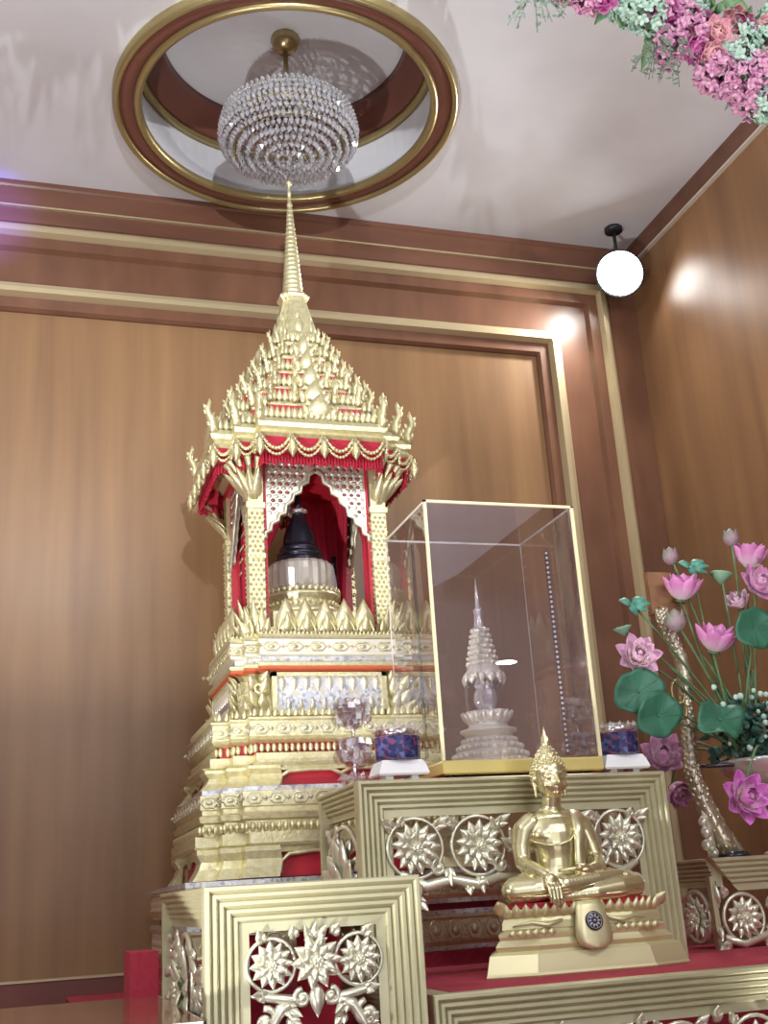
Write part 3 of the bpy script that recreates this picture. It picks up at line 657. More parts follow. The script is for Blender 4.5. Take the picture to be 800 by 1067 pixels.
# ------------------------------------------------------------------ altar tables
FWI = .094
def ridge(w=FWI, nr=5, flat=.2):
    s = w*(1-flat)/nr; out = []
    for i in range(nr):
        t = i*s; d = -.0055*i; out += [(t, d-.004), (t+.18*s, d), (t+.62*s, d), (t+.84*s, d-.004), (t+.97*s, d-.0085)]
    out += [(nr*s, -.0055*nr-.003), (w, -.0055*nr-.003)]
    return out
def petal_star(mb, c, Ro, n, L, W, y_n=-1, off=0, lift=.3, p=.7):
    for k in range(n):
        a = 2*PI*(k+off)/n; u = Vector((math.cos(a), 0, math.sin(a)))
        mb.leaf(frame(Vector(c)+u*Ro, u+Vector((0, y_n*lift, 0)), (0, y_n, 0)), L, W, W*.28, W*.12, .003, 6, 4, p=p)
def rosette(c, Rr, lean=0, n=11):
    mb = MB(); c = Vector(c)
    petal_star(mb, c+Vector((0, 0, 0)), Rr*.22, n, Rr*.80, Rr*.46, off=.1, lift=.10)
    petal_star(mb, c+Vector((0, -.006, 0)), Rr*.14, 9, Rr*.58, Rr*.40, off=.4, lift=.40)
    mb.ball(c+Vector((0, -.010, 0)), (Rr*.24, Rr*.22, Rr*.24), 12, 8)
    for k in range(7): a = 2*PI*k/7; mb.ball(c+Vector((Rr*.14*math.cos(a), -.010-Rr*.17, Rr*.14*math.sin(a))), Rr*.06, 6, 4)
    return mb
def acanthus(mb, x, z, ang, L, W, y, curl=.012):
    a = math.radians(ang); u = Vector((math.cos(a), 0, math.sin(a)))
    for d, s_ in ((0, 1), (28, .62), (-28, .62)):
        b = math.radians(ang+d); uu = Vector((math.cos(b), 0, math.sin(b)))
        mb.leaf(frame((x, y, z), uu+Vector((0, -.15, 0)), (0, -1, 0)), L*s_, W*(1 if d == 0 else .7), W*.25, curl, .004, 6, 4)
def table(name, label, x0, x1, yf, yb, zb, zt, top_mat, group=None, side_w=.026, stiles=True, flush=.004):
    t = thing(name, ((x0+x1)/2, (yf+yb)/2, zb), label, 'altar table', group); pr = ridge()
    bk = yf+.04
    mb = MB()      # front rail, mitred
    mb.loft([[(x0+q if s_ == 0 else x1-q, yf-d, zt-q) for q, d in pr]+[((x0+FWI) if s_ == 0 else x1-FWI, bk, zt-FWI), (x0 if s_ == 0 else x1, bk, zt)] for s_ in (0, 1)])
    mb.build('top_rail', gold_frame, t)
    for sd in (0, 1):
        sg = 1 if sd == 0 else -1; xe = x0 if sd == 0 else x1
        mb = MB()
        if stiles:
            mb.loft([[(xe+sg*q, yf-d, (zt-q) if s_ == 0 else zb) for q, d in pr]+[(xe+sg*FWI, bk, zt-FWI if s_ == 0 else zb), (xe, bk, zt if s_ == 0 else zb)] for s_ in (0, 1)])
        else: mb.box(min(xe+sg*.004, xe+sg*.02), yf+.03, zb, max(xe+sg*.004, xe+sg*.02), yf+.05, zt-.05)
        mb.build('leg', gold_frame, t)
        mb = MB(); a, b = sorted((xe+sg*.004, xe+sg*.034)); mb.box(a, yb-side_w, zb, b, yb, zt-.02); mb.build('leg', gold_frame, t)
        mb = MB()      # ridged side rail
        mb.loft([[(xe-sg*d*.9, y, zt-q*.86) for q, d in pr]+[(xe+sg*.05, y, zt-FWI*.86), (xe+sg*.05, y, zt)] for y in (yf+.037, yb)]); mb.build('side_rail', gold_frame, t)
    mb = MB(); mb.box(x0+.045, yf+.036, zt-.03, x1-.045, yb-.001, zt-flush); tt = mb.build('tabletop', top_mat, t)
    return t
def side_fret(t, xe, y0, y1, z0, z1, sg=1):
    mb = MB(); x = xe+.018*sg; c = []
    rr = random.Random(3)
    wy = y1-y0
    nleaf = int((z1-z0)*wy/.0011)
    for k in range(min(90, max(16, nleaf))):
        y = rr.uniform(y0+.015, y1-.015); z = rr.uniform(z0+.045, z1-.035); a = rr.uniform(0, 2*PI)
        mb.leaf(frame((x-sg*rr.uniform(-.004, .006), y, z), (0, math.cos(a), math.sin(a)), (-sg, 0, 0)), rr.uniform(.035, .06), rr.uniform(.018, .028), .010, .006, .004, 5, 3)
    nz = max(1, round((z1-z0)/wy))
    for k in range(nz):
        z = z0+(z1-z0)*(k+.5)/nz; r = min(wy, (z1-z0)/nz)*.46
        mb.tube([(x-sg*.004, (y0+y1)/2+r*math.cos(a*PI/12), z+r*math.sin(a*PI/12)) for a in range(24)], .007, 6, closed=True)
        Mr = Matrix.Translation((x-sg*.004, (y0+y1)/2, z)) @ Matrix.Rotation(-PI/2*sg, 4, 'Z')
        m2 = rosette((0, 0, 0), r*.85); mb.add(m2.v, m2.f, True, Mr)
    return mb.build('side_fretwork', carved, t)

# low front-left table (narrow, tall, seen with its side)
T2 = table('altar_table', 'narrow ridged gold altar table at lower left, lotus fretwork with red cloth behind', .355, .812, 2.42, 3.22, STZ, .040, red_carpet)
mb = MB(); y = 2.447; xc = .5835
z_c = -.118
for sx in (-1, 1):
    mb.tube(arc(xc+sx*.092, z_c, .050, 0, 360, y, 28)[:-1], .0045, 6, closed=True)
    mb.tube([(xc+sx*.02, y, z_c-.078), (xc+sx*.05, y, z_c-.068), (xc+sx*.10, y, z_c-.060), (xc+sx*.134, y, z_c-.056)], [.006, .010, .009, .003], 6)
    mb.tube(spiral(xc+sx*.030, z_c-.066, .018, .005, 90 if sx > 0 else 90, 90-sx*430, y-.004), .0055, 6); mb.ball((xc+sx*.030, y-.006, z_c-.066), .008)
    mb.tube(spiral(xc+sx*.105, z_c-.105, .026, .006, 100, 100+sx*400, y-.004), .007, 6); mb.ball((xc+sx*.105, y-.006, z_c-.105), .010)
    mb.tube([(xc+sx*.045, y, z_c-.075), (xc+sx*.075, y, z_c-.085), (xc+sx*.098, y, z_c-.12), (xc+sx*.105, y, z_c-.17), (xc+sx*.09, y, z_c-.24), (xc+sx*.115, y, z_c-.30)], [.012, .013, .012, .010, .008, .008], 7)
    for px, pz, an, L_ in ((.100, -.060, 15, .035), (.07, -.078, -150, .045), (.112, -.12, -75, .06), (.106, -.17, -70, .06), (.10, -.22, -80, .06), (.105, -.26, 70, .05), (.105, .042, 60, .032), (.040, .048, 70, .028), (.108, -.13, 60, .035), (.06, -.10, -140, .04)):
        acanthus(mb, xc+sx*px, z_c+pz, an if sx > 0 else 180-an, L_, .022, y)
for an in (90, 60, 120): acanthus(mb, xc, z_c+.03, an, .05, .02, y)
mb.leaf(frame((xc, y-.008, z_c-.04), (0, 0, -1), (0, -1, 0)), .065, .030, .010, 0, .005, 7, 4)
fp = mb.build('fretwork', carved, T2)
for sx in (-1, 1): rosette((xc+sx*.092, y-.004, z_c), .046, n=12).build('rosette', carved, fp)
rosette((xc, y-.012, z_c+.002), .054, n=10).build('rosette', carved, fp)
side_fret(T2, .355, 2.425, 3.19, -.30, -.045)
# two curtains hang in the dark inside of the table
mb = MB(); mb.box(.44, 2.92, STZ+.01, .575, 2.935, -.07); mb.box(.655, 2.92, STZ+.01, .76, 2.935, -.07); mb.build('red_backing', red_cloth, T2)

# wide middle table
T1 = table('altar_table', 'wide ridged gold altar table behind the seated statue, carrying the glass case', .815, 1.703, 2.88, 3.32, -.2, .285, red_carpet)
mb = MB(); y = 2.905; xc = 1.259; zc = .112
RX1 = [-.292, -.118, .118, .292]
for i, dx in enumerate(RX1):
    sx = -1 if dx < 0 else 1
    a0 = 200 if sx > 0 else -20
    mb.tube(arc(xc+dx, zc, .074, 0, 360, y, 30)[:-1], .005, 6, closed=True)
    mb.tube(spiral(xc+dx-sx*.06, zc-.05, .022, .005, 90, 90-sx*400, y-.003), .006, 6); mb.ball((xc+dx-sx*.06, y-.005, zc-.05), .010)
    for an, L_ in ((40, .05), (140, .05), (-90, .05)):
        acanthus(mb, xc+dx+.072*math.cos(math.radians(an)), zc+.072*math.sin(math.radians(an)), an, L_, .024, y)
for sx in (-1, 1):
    mb.tube([(xc, y, zc-.085), (xc+sx*.07, y, zc-.082), (xc+sx*.13, y, zc-.098), (xc+sx*.20, y, zc-.08), (xc+sx*.27, y, zc-.095), (xc+sx*.335, y, zc-.06)], [.012, .014, .016, .014, .016, .010], 7)
    mb.tube([(xc+sx*.30, y, zc-.09), (xc+sx*.33, y, zc-.11), (xc+sx*.335, y, zc-.16), (xc+sx*.338, y, zc-.24)], [.014, .015, .012, .006], 7)
    for px, pz, an, L_ in ((.322, -.09, -75, .06), (.32, -.13, -100, .06), (.330, -.17, -85, .06), (.332, -.215, -95, .05), (.205, .045, 90, .035), (.205, -.05, -90, .05), (.328, .05, 85, .032), (.30, -.12, -130, .045), (.06, .03, 60, .05), (.15, -.09, -80, .035)):
        acanthus(mb, xc+sx*px, zc+pz, an if sx > 0 else 180-an, L_, .026, y)
for an in (90, 60, 120, 30, 150): acanthus(mb, xc, zc-.02, an, .075, .03, y)
fp = mb.build('fretwork', carved, T1)
for dx in RX1: rosette((xc+dx, y-.004, zc), .066, n=13).build('rosette', carved, fp)
side_fret(T1, .815, 2.90, 3.29, -.19, .20)

# long low front table (red top)
T0 = table('altar_table', 'long low red-topped altar table across the front, under the seated statue', .826, 2.9, 2.425, 3.34, STZ, -.2, red_carpet, flush=.0003)
mb = MB(); y = 2.45
fx = []
for k in range(10):
    x = 1.02+k*.19
    mb.tube(arc(x, -.372, .07, 0, 360, y, 26)[:-1], .005, 6, closed=True); fx.append(x)
    for an in (50, 130): acanthus(mb, x+.07*math.cos(math.radians(an)), -.372+.07*math.sin(math.radians(an)), an, .04, .022, y)
    acanthus(mb, x+.095, -.31, 90, .04, .02, y); mb.tube([(x-.07, y, -.44), (x, y, -.452), (x+.12, y, -.44)], .01, 6)
fp = mb.build('fretwork', carved, T0)
for x in fx: rosette((x, y-.004, -.372), .062, n=12).build('rosette', carved, fp)

# right-hand table under the lotus flowers
T3 = table('altar_table', 'gold altar table at the right edge carrying the silvery trunk and lotus flowers', 1.905, 2.85, 3.03, 3.33, -.2, .049, wood_block, stiles=False)
mb = MB(); y = 3.055
fx = []
for k in range(5):
    x = 2.0+k*.18; fx.append(x)
    mb.tube(arc(x, -.12, .066, 0, 360, y, 26)[:-1], .006, 6, closed=True)
    for px, pz, an, L_ in ((.08, -.02, -70, .05), (.09, .02, 80, .05), (.06, -.075, 10, .05), (-.06, -.07, 200, .05), (.085, -.045, -60, .035), (-.05, .06, 120, .04)):
        acanthus(mb, x+px, -.12+pz, an, L_, .028, y)
mb.tube([(1.93, y, -.17), (1.99, y, -.19), (2.08, y, -.165), (2.17, y, -.185), (2.3, y, -.17), (2.5, y, -.185), (2.8, y, -.17)], .012, 7)
for x in (1.94, 2.09, 2.27, 2.45, 2.63, 2.81): mb.tube([(x, y+.01, -.20), (x, y, -.17)], [.014, .01], 8)
fp = mb.build('fretwork', carved, T3)
for x in fx: rosette((x, y-.004, -.12), .060, n=12).build('rosette', carved, fp)
side_fret(T3, 1.905, 3.04, 3.30, -.19, -.035)

# lacquered side table at lower left
BT = thing('side_table', (-.2, 2.85, STZ), 'glossy brown lacquered table top with metal edge in the lower left corner', 'table')
mb = MB(); mb.box(-1.2, 2.34, -.228, .338, 3.12, -.2); mb.build('tabletop', wood_table, BT)
mb = MB(); mb.box(-1.205, 2.334, -.212, .343, 2.3405, -.2005); mb.box(.3385, 2.334, -.212, .343, 3.12, -.2005); mb.build('metal_edge', mat('steel_edge', (.62, .60, .50), .3, .8), BT)
mb = MB(); mb.box(-1.18, 2.36, -.30, .318, 3.10, -.228); mb.box(-1.17, 2.37, STZ, .30, 2.39, -.30); mb.build('apron_and_light_block', wood_table, BT)  # second box: unseen panel added to stop floor light passing under the table
for x in (-1.15, .26):
    for y in (2.38, 3.04): mb = MB(); mb.box(x, y, STZ, x+.05, y+.05, -.30); mb.build('leg', wood_table, BT)
mb = MB(); mb.box(.278, 3.20, STZ, .35, 3.385, -.098); mb.box(.16, 3.62, STZ, .395, 4.2, -.25); tag(mb.build('carpet_step', red_carpet), 'red carpeted step beside the left end of the shrine platform', 'step')

# ------------------------------------------------------------------ glass case and its stupa
X0, X1, Y0, Y1, Z0, Z1 = 1.068, 1.532, 2.92, 3.305, .318, 1.066
gc = thing('display_case', ((X0+X1)/2, (Y0+Y1)/2, .285), 'tall clear acrylic display case with yellow edges on the middle table', 'display case')
mb = MB(); mb.loft([[(X0-o, Y0-o, z), (X1+o, Y0-o, z), (X1+o, Y1+o, z), (X0-o, Y1+o, z)] for o, z in ((0, .296), (.004, .30), (.004, .328), (0, .333))]); mb.build('base', yellow_base, gc)
mb = MB()
for x in (X0+.03, X1-.03):
    for y in (Y0+.03, Y1-.03): mb.lathe([(.014, 0), (.014, .014)], 12, (x, y, .284))
mb.build('feet', black, gc)
zb_ = .333
for (nm, a, m) in (('front_pane', (X0, Y0, zb_, X1, Y0+.003, Z1), pane_front), ('left_pane', (X0, Y0+.003, zb_, X0+.003, Y1, Z1), pane_side), ('right_pane', (X1-.003, Y0+.003, zb_, X1, Y1, Z1), pane_side), ('back_pane', (X0+.003, Y1-.003, zb_, X1-.003, Y1, Z1), pane_side), ('top_pane', (X0, Y0, Z1, X1, Y1, Z1+.003), pane_side)):
    mb = MB(); mb.box(*a); mb.build(nm, m, gc)
mb = MB(); e = .0042
for x in (X0, X1): mb.box(x-e, Y0-e, zb_, x+e, Y0+e, Z1+.004)
mb.box(X0-e, Y0-e, Z1-e*.6, X1+e, Y0+e, Z1+e); mb.build('edging', brass_trim, gc)
mb = MB(); e = .0016
for x in (X0, X1): mb.box(x-e, Y1-e, zb_, x+e, Y1+e, Z1+.003); mb.box(x-e, Y0, Z1-e, x+e, Y1, Z1+.003+e)
mb.box(X0, Y1-e, Z1-e, X1, Y1+e, Z1+.003+e); mb.build('edging', mat('clear_edge', (.70, .68, .60), .2), gc)
for x, sg, y in ((X0+.006, 1, 3.075), (X1-.006, -1, 3.105)):
    mb = MB(); mb.box(min(x, x+sg*.004), y-.009, .36, max(x, x+sg*.004), y+.009, .985); st = mb.build('light_strip', black, gc)
    mb = MB()
    for k in range(40): mb.ball((x+sg*.006, y-.010 if sg < 0 else y+.012, .372+k*.0155), .0048, 6, 4)
    mb.build('light_beads', white_bead, st)
SX, SY = 1.282, 3.11
stupa_m = mat('pale_silver_gilt', (.90, .88, .76), .3, .35)
ss = thing('stupa', (SX, SY, .333), 'small silver gilt stupa with a clear crystal dome inside the glass case', 'stupa')
mb = MB(); n = 10
for k, (r, z0, z1) in enumerate(((.118, .333, .352), (.108, .352, .375), (.094, .375, .398), (.078, .398, .415))):
    mb.lathe([(r-.006, z0), (r, z0+.004), (r-.002, z0+(z1-z0)*.6), (r-.008, z1)], 32, (SX, SY, 0))
    for q in range(26): a = 2*PI*q/26; mb.ball((SX+(r-.001)*math.cos(a), SY+(r-.001)*math.sin(a), (z0+z1)/2), (.0075, .0075, .007), 6, 4)
mb.build('stepped_base', stupa_m, ss)
mb = MB(); mb.lathe([(.068, .414), (.070, .425), (.082, .432), (.082, .438), (.060, .444), (.055, .455), (.066, .466), (.070, .48), (.066, .49), (.03, .492)], 32, (SX, SY, 0))
for q in range(18): a = 2*PI*q/18; d = Vector((math.cos(a), math.sin(a), 0)); mb.leaf(frame(Vector((SX, SY, .455))+d*.056, Vector((0, 0, 1))+d*.5, d), .04, .022, .006, .004, .003, 5, 3)
mb.build('lotus_base', stupa_m, ss)
mb = MB(); mb.lathe([(.056, .49), (.060, .51), (.060, .55), (.056, .585), (.045, .612)], 36, (SX, SY, 0), cap=False); mb.build('clear_dome', clear_dome, ss)
mb = MB(); mb.ball((SX, SY, .53), (.036, .036, .042), 14, 9, smooth=False)
for q in range(9): a = 2*PI*q/9; mb.octa((SX+.02*math.cos(a), SY+.02*math.sin(a), .568), .012, .02)
mb.build('inner_relic', silver, ss)
mb = MB(); mb.lathe([(.058, .585), (.060, .60), (.050, .612), (.045, .63)], 32, (SX, SY, 0))
for q in range(12): a = 2*PI*q/12; d = Vector((math.cos(a), math.sin(a), 0)); mb.leaf(frame(Vector((SX, SY, .603))+d*.060, Vector((0, 0, -1)), d), .034, .026, .006, 0, .003, 5, 3)
for k in range(7):
    z = .626+k*.0165; r = .046-k*.0035; mb.lathe([(r*.85, 0), (r, .005), (r, .009), (r*.85, .015)], 24, (SX, SY, z))
    for q in range(10): a = 2*PI*(q+.5*(k % 2))/10; mb.ball((SX+r*math.cos(a), SY+r*math.sin(a), z+.007), .006, 6, 4)
mb.build('tiered_cone', stupa_m, ss)
mb = MB(); mb.lathe([(.020, .738), (.016, .745), (.012, .78), (.015, .79), (.015, .797), (.008, .802), (.006, .84), (.001, .895)], 14, (SX, SY, 0)); mb.build('needle', silver, ss)

# ------------------------------------------------------------------ candle cups and crystal lotuses on the middle table
def candle(cx, cy, label):
    t = thing('candle_holder', (cx, cy, .285), label, 'candle holder')
    mb = MB(); mb.loft([[(cx-a, cy-b, z), (cx+a, cy-b, z), (cx+a, cy+b, z), (cx-a, cy+b, z)] for a, b, z in ((.066, .046, .298), (.070, .05, .303), (.062, .046, .325), (.055, .040, .338))])
    mb.box(cx-.045, cy-.03, .284, cx-.025, cy+.03, .299); mb.box(cx+.025, cy-.03, .284, cx+.045, cy+.03, .299); mb.build('base', white_plastic, t)
    mb = MB(); n = 16; mb.lathe([(.050, .338), (.060, .342), (.0615, .40), (.056, .406), (.052, .40), (.050, .345)], n, (cx, cy, 0), smooth=False); mb.build('cup', purple_glaze, t)
    mb = MB(); mb.lathe([(.0625, .40), (.063, .412), (.058, .424), (.050, .428), (.046, .42), (.050, .41)], 24, (cx, cy, 0))
    for k in range(14): a = 2*PI*k/14; mb.octa((cx+.058*math.cos(a), cy+.058*math.sin(a), .418), .010, .014)
    mb.build('crystal_rim', crystal, t)
    return t
candle(.952, 2.955, 'purple glazed candle cup on a white base left of the glass case')
candle(1.612, 2.965, 'blue purple candle cup on a white base right of the glass case')
def crystal_flower(cx, cy, zs, label, sc=1):
    t = thing('crystal_lotus', (cx, cy, .285), label, 'crystal ornament')
    mb = MB(); mb.lathe([(.035, .285), (.037, .292), (.014, .303), (.012, .33), (.008, zs[0]-.03)], 12, (cx, cy, 0), smooth=False)
    for q in range(6): a = q*PI/3; mb.octa((cx+.032*math.cos(a), cy+.032*math.sin(a), .308), .020, .022)
    mb.build('foot', crystal, t)
    for i, z in enumerate(zs):
        mb = MB()
        for k, (n, r, el, s_) in enumerate(((7, .044, -20, .022), (7, .042, 18, .023), (5, .026, 52, .022), (5, .03, -60, .02))):
            for q in range(n):
                a = 2*PI*(q+.5*(k % 2))/n+i*.3; e = math.radians(el+R.uniform(-8, 8))
                d = Vector((math.cos(a)*math.cos(e), math.sin(a)*math.cos(e), math.sin(e)))
                mb.ball(d*r*sc, (s_*R.uniform(.7, .95)*sc, s_*R.uniform(.7, .95)*sc, s_*sc), 6, 4, M=Matrix.Translation((cx, cy, z)) @ Matrix.Rotation(R.uniform(-.2, .2), 4, 'X'), smooth=False)
        mb.octa((cx, cy, z), .02*sc, .03*sc); mb.build('crystal_bloom', crystal, t)
    m2 = MB(); m2.tube([(cx, cy, zs[0]-.04), (cx, cy, zs[-1])], .006, 6); m2.build('stem', crystal, t)
    return t
crystal_flower(.872, 3.10, (.385, .492), 'two-tier clear crystal lotus ornament left of the glass case')
crystal_flower(1.592, 3.16, (.40, .50), 'two-tier clear crystal lotus ornament right of the glass case', .92)

# ------------------------------------------------------------------ seated statue
BX, BY = 1.312, 2.79
bu = thing('buddha_statue', (BX, BY, -.2), 'gold seated meditating Buddha statue on a stepped gold base in front', 'statue')
def P(x, f, z): return Vector((BX+x, BY-f, z))
def slab(mb, rows, ch=.18, cf=0.0, cx_=.012):
    rings = []
    for hx, hf, z in rows: rings.append([P(x+cx_, f+cf, z) for x, f in ((-hx*.58, hf), (hx*.58, hf), (hx, hf*.70), (hx*.76, -hf*.45), (hx*.5, -hf*.9), (-hx*.5, -hf*.9), (-hx*.76, -hf*.45), (-hx, hf*.70))])
    mb.loft(rings)
mb = MB(); slab(mb, [(.270, .132, -.2), (.272, .134, -.196), (.268, .130, -.190), (.256, .122, -.150), (.240, .116, -.143)]); mb.build('plinth', gold_base, bu)
mb = MB(); slab(mb, [(.232, .112, -.143), (.236, .116, -.138), (.238, .118, -.132), (.230, .112, -.124), (.222, .108, -.118), (.226, .110, -.110), (.226, .111, -.104), (.212, .104, -.098)]); mb.build('middle_tier', gold_base, bu)
mb = MB(); slab(mb, [(.208, .103, -.099), (.214, .106, -.094), (.212, .105, -.078), (.206, .102, -.070), (.212, .106, -.062), (.208, .103, -.050), (.19, .095, -.050)]); up = mb.build('upper_tier', gold_base, bu)
mb = MB()
hx, hf = .212, .106
PL = [P(x+.012, f, -.068) for x, f in ((-hx*.76, -hf*.45), (-hx, hf*.70), (-hx*.58, hf), (hx*.58, hf), (hx, hf*.70), (hx*.76, -hf*.45))]
for a, b in zip(PL, PL[1:]):
    L_ = (b-a).length; m_ = max(2, round(L_/.0235)); t = (b-a).normalized(); nn = Vector((t.y, -t.x, 0))
    for k in range(m_): mb.leaf(frame(a+(b-a)*((k+.5)/m_), Vector((0, 0, 1))+nn*.15, nn), .032, .026, .006, .004, .004, 5, 3, p=.55)
for sx in (-1, 1):
    mb.leaf(frame(P(.012+sx*.208, .072, -.062), (sx*.5, -.3, 1), (sx*.3, -1, 0)), .042, .034, .006, .010, .004, 5, 3)
    for k in range(6): mb.leaf(frame(P(sx*(.09+.02*k), .111, -.112), (0, 0, 1), (0, -1, 0)), .018, .02, .004, .002, .003, 4, 2)
    mb.tube([P(sx*.06, .112, -.078), P(sx*.10, .112, -.088), P(sx*.135, .106, -.080), P(sx*.18, .088, -.088)], [.004, .006, .005, .002], 6)
mb.build('lotus_leaf_border', gold_base, up)
mb = MB(); slab(mb, [(.186, .104, -.052), (.190, .108, -.046), (.184, .104, -.036), (.16, .09, -.034)], .3); mb.build('red_cushion', red_cloth, bu)
# tongue-shaped cloth with round emblem
mb = MB(); rings = []
for t, hw in ((0, .034), (.12, .036), (.3, .040), (.5, .045), (.7, .048), (.85, .044), (.94, .034), (1, .012)):
    z = -.038-.110*t; f = .118+.022*t+.004*math.sin(PI*t)
    rings.append([P(.012+u*hw, f-.004*u*u*0+ (.004 if s_ else -.004)-(abs(u)**3)*.006, z) for s_, us in ((1, (-1, -.5, 0, .5, 1)), (0, (1, .5, 0, -.5, -1))) for u in us])
mb.loft(rings, True, True); tg = mb.build('hanging_cloth', gold_base, bu)
Mx = frame(P(.012, .1365, -.085), (1, 0, 0), (0, -1, .2))
mb = MB(); mb.lathe([(.0225, -.003), (.0225, .002), (.020, .003), (.001, .003)], 28, M=Mx); em = mb.build('emblem', dark_metal, tg)
mb = MB()
for k in range(10): a = k*PI/5; mb.leaf(Mx @ frame((.006*math.cos(a), .006*math.sin(a), .0028), (math.cos(a), math.sin(a), 0), (0, 0, 1)), .012, .006, .0012, 0, .0008, 4, 2)
mb.tube([(.0185*math.cos(a*PI/14), .0185*math.sin(a*PI/14), .003) for a in range(28)], .0009, 4, M=Mx, closed=True); mb.ball((0, 0, .003), .004, 8, 5, M=Mx); mb.build('emblem_pattern', mat('dull_silver', (.42, .42, .45), .4, .6), em)
# body: overlapping volumes fused into one continuous surface
bd = MB()
def cap(pts, n=9):
    pts = [(Vector(p), r) for p, r in pts]
    for (p, r), (q, s_) in zip(pts, pts[1:]):
        for i in range(n): t = i/n; rr = r+(s_-r)*t; bd.ball(P(*(p+(q-p)*t)), rr, 14, 9)
    bd.ball(P(*pts[-1][0]), pts[-1][1], 14, 9)
def ell(c, r, rot=None):
    p = P(*c)
    bd.ball((0, 0, 0), r, 22, 14, M=Matrix.Translation(p) @ (rot.to_matrix().to_4x4() if rot else Matrix.Identity(4)))
# torso
TR = ((-.010, .080, .056, 0), (.02, .068, .049, .002), (.045, .059, .043, .004), (.065, .057, .041, .006), (.085, .060, .043, .008), (.105, .067, .046, .008), (.125, .073, .047, .006), (.142, .074, .044, .003), (.152, .072, .040, 0))
for (z, rx, ry, f), (z2, rx2, ry2, f2) in zip(TR, TR[1:]):
    for i in range(6): t = i/6; ell((-.006, f+(f2-f)*t, z+(z2-z)*t), (rx+(rx2-rx)*t, ry+(ry2-ry)*t, .024))
ell((-.036, .016, .124), (.042, .032, .032)); ell((.024, .016, .124), (.042, .032, .032)); ell((-.006, .018, .124), (.04, .031, .03))
ell((-.006, .0, .165), (.070, .032, .022)); ell((-.006, -.004, .18), (.042, .026, .018))
cap([((-.006, -.004, .17), .030), ((-.006, .0, .195), .026), ((-.006, .006, .215), .025)])
# head
ell((-.006, .006, .268), (.041, .046, .046)); ell((-.006, .016, .248), (.036, .036, .036)); ell((-.006, .024, .232), (.022, .020, .016)); ell((-.006, .004, .285), (.042, .045, .036))
HX = -.006
# face: brow, nose, eyelids, lips, chin
cap([((HX, .050, .272), .004), ((HX, .056, .258), .0052), ((HX, .060, .250), .0062)], 5)
for sx in (-1, 1):
    ell((HX+sx*.006, .0545, .2485), (.0042, .004, .0034))
    ell((HX+sx*.0165, .0435, .264), (.0105, .006, .0048)); cap([((HX+sx*.006, .0500, .2725), .0026), ((HX+sx*.017, .0475, .2765), .0026), ((HX+sx*.029, .0385, .270), .0024)], 5)
    ell((HX+sx*.022, .035, .246), (.013, .012, .014))
    ell((HX+sx*.0428, -.002, .268), (.005, .011, .017)); cap([((HX+sx*.0435, -.001, .262), .0055), ((HX+sx*.042, .002, .242), .0048), ((HX+sx*.041, .004, .222), .0050)], 6)
ell((HX, .0505, .2395), (.0095, .0045, .0026)); ell((HX, .0495, .2345), (.0075, .0045, .0028)); ell((HX, .044, .226), (.010, .007, .007))
# arms
cap([((-.070, .0, .152), .029), ((-.090, .0, .137), .028), ((-.102, .004, .10), .0235), ((-.106, .014, .062), .0205)])
cap([((-.106, .014, .060), .0205), ((-.104, .045, .045), .0205), ((-.094, .085, .032), .0165), ((-.088, .102, .024), .0135)])
ell((-.082, .116, .012), (.019, .011, .018))
for k in range(4):
    x = -.096+.0095*k; l = (.030, .036, .038, .033)[k]
    cap([((x, .122, .004), .0056), ((x+.002, .131, -.006), .0054), ((x+.003, .133, -.006-l*.6), .005), ((x+.004, .131, -.006-l), .0042)], 6)
cap([((-.066, .112, .016), .0060), ((-.054, .118, .010), .0056), ((-.049, .121, -.002), .0048)], 6)
cap([((.058, .0, .152), .029), ((.077, .0, .137), .028), ((.090, .004, .10), .0235), ((.095, .014, .062), .0205)])
cap([((.095, .014, .060), .0205), ((.086, .045, .044), .0195), ((.062, .076, .036), .0165), ((.044, .086, .034), .0135)])
ell((.022, .092, .033), (.026, .022, .010))
for k in range(4):
    f = .078+.0105*k; l = (.036, .042, .040, .032)[k]
    cap([((.002, f, .034), .0060), ((-.014, f+.001, .037), .0057), ((-.002-l, f, .035), .0046)], 6)
cap([((.030, .104, .038), .0062), ((.014, .110, .044), .0056), ((.000, .106, .048), .0048)], 6)
# folded legs: thighs, shins, feet
for sx in (-1, 1):
    cap([((sx*.045, .0, -.002), .046), ((sx*.10, .035, -.004), .043), ((sx*.150, .062, -.008), .034)])
cap([((-.150, .064, -.006), .034), ((-.162, .070, -.008), .030), ((-.115, .088, -.006), .029), ((-.04, .100, .000), .026), ((.05, .094, .010), .020), ((.085, .088, .013), .017)])
cap([((.150, .064, -.008), .033), ((.164, .072, -.010), .029), ((.110, .096, -.014), .027), ((.04, .104, -.020), .023), ((-.04, .098, -.024), .018)])
cap([((.085, .088, .013), .017), ((.115, .080, .016), .0155), ((.140, .072, .016), .012)])
for k in range(5): cap([((.138, .060+.007*k, .017), .0058), ((.156-.002*k, .058+.0075*k, .014), .0048)], 4)
me = bpy.data.meshes.new('body'); me.from_pydata([tuple(Vector(p)-Vector((BX, BY, -.2))) for p in bd.v], [], bd.f); me.update()
tmp = bpy.data.objects.new('body', me); COL.objects.link(tmp)
rm = tmp.modifiers.new('fuse', 'REMESH'); rm.mode = 'VOXEL'; rm.voxel_size = .0021
sm = tmp.modifiers.new('relax', 'SMOOTH'); sm.factor = .5; sm.iterations = 7
dg = bpy.context.evaluated_depsgraph_get(); baked = bpy.data.meshes.new_from_object(tmp.evaluated_get(dg), depsgraph=dg)
bpy.data.objects.remove(tmp); baked.name = 'body'
baked.polygons.foreach_set('use_smooth', [True]*len(baked.polygons)); baked.materials.clear(); baked.materials.append(gold_buddha)
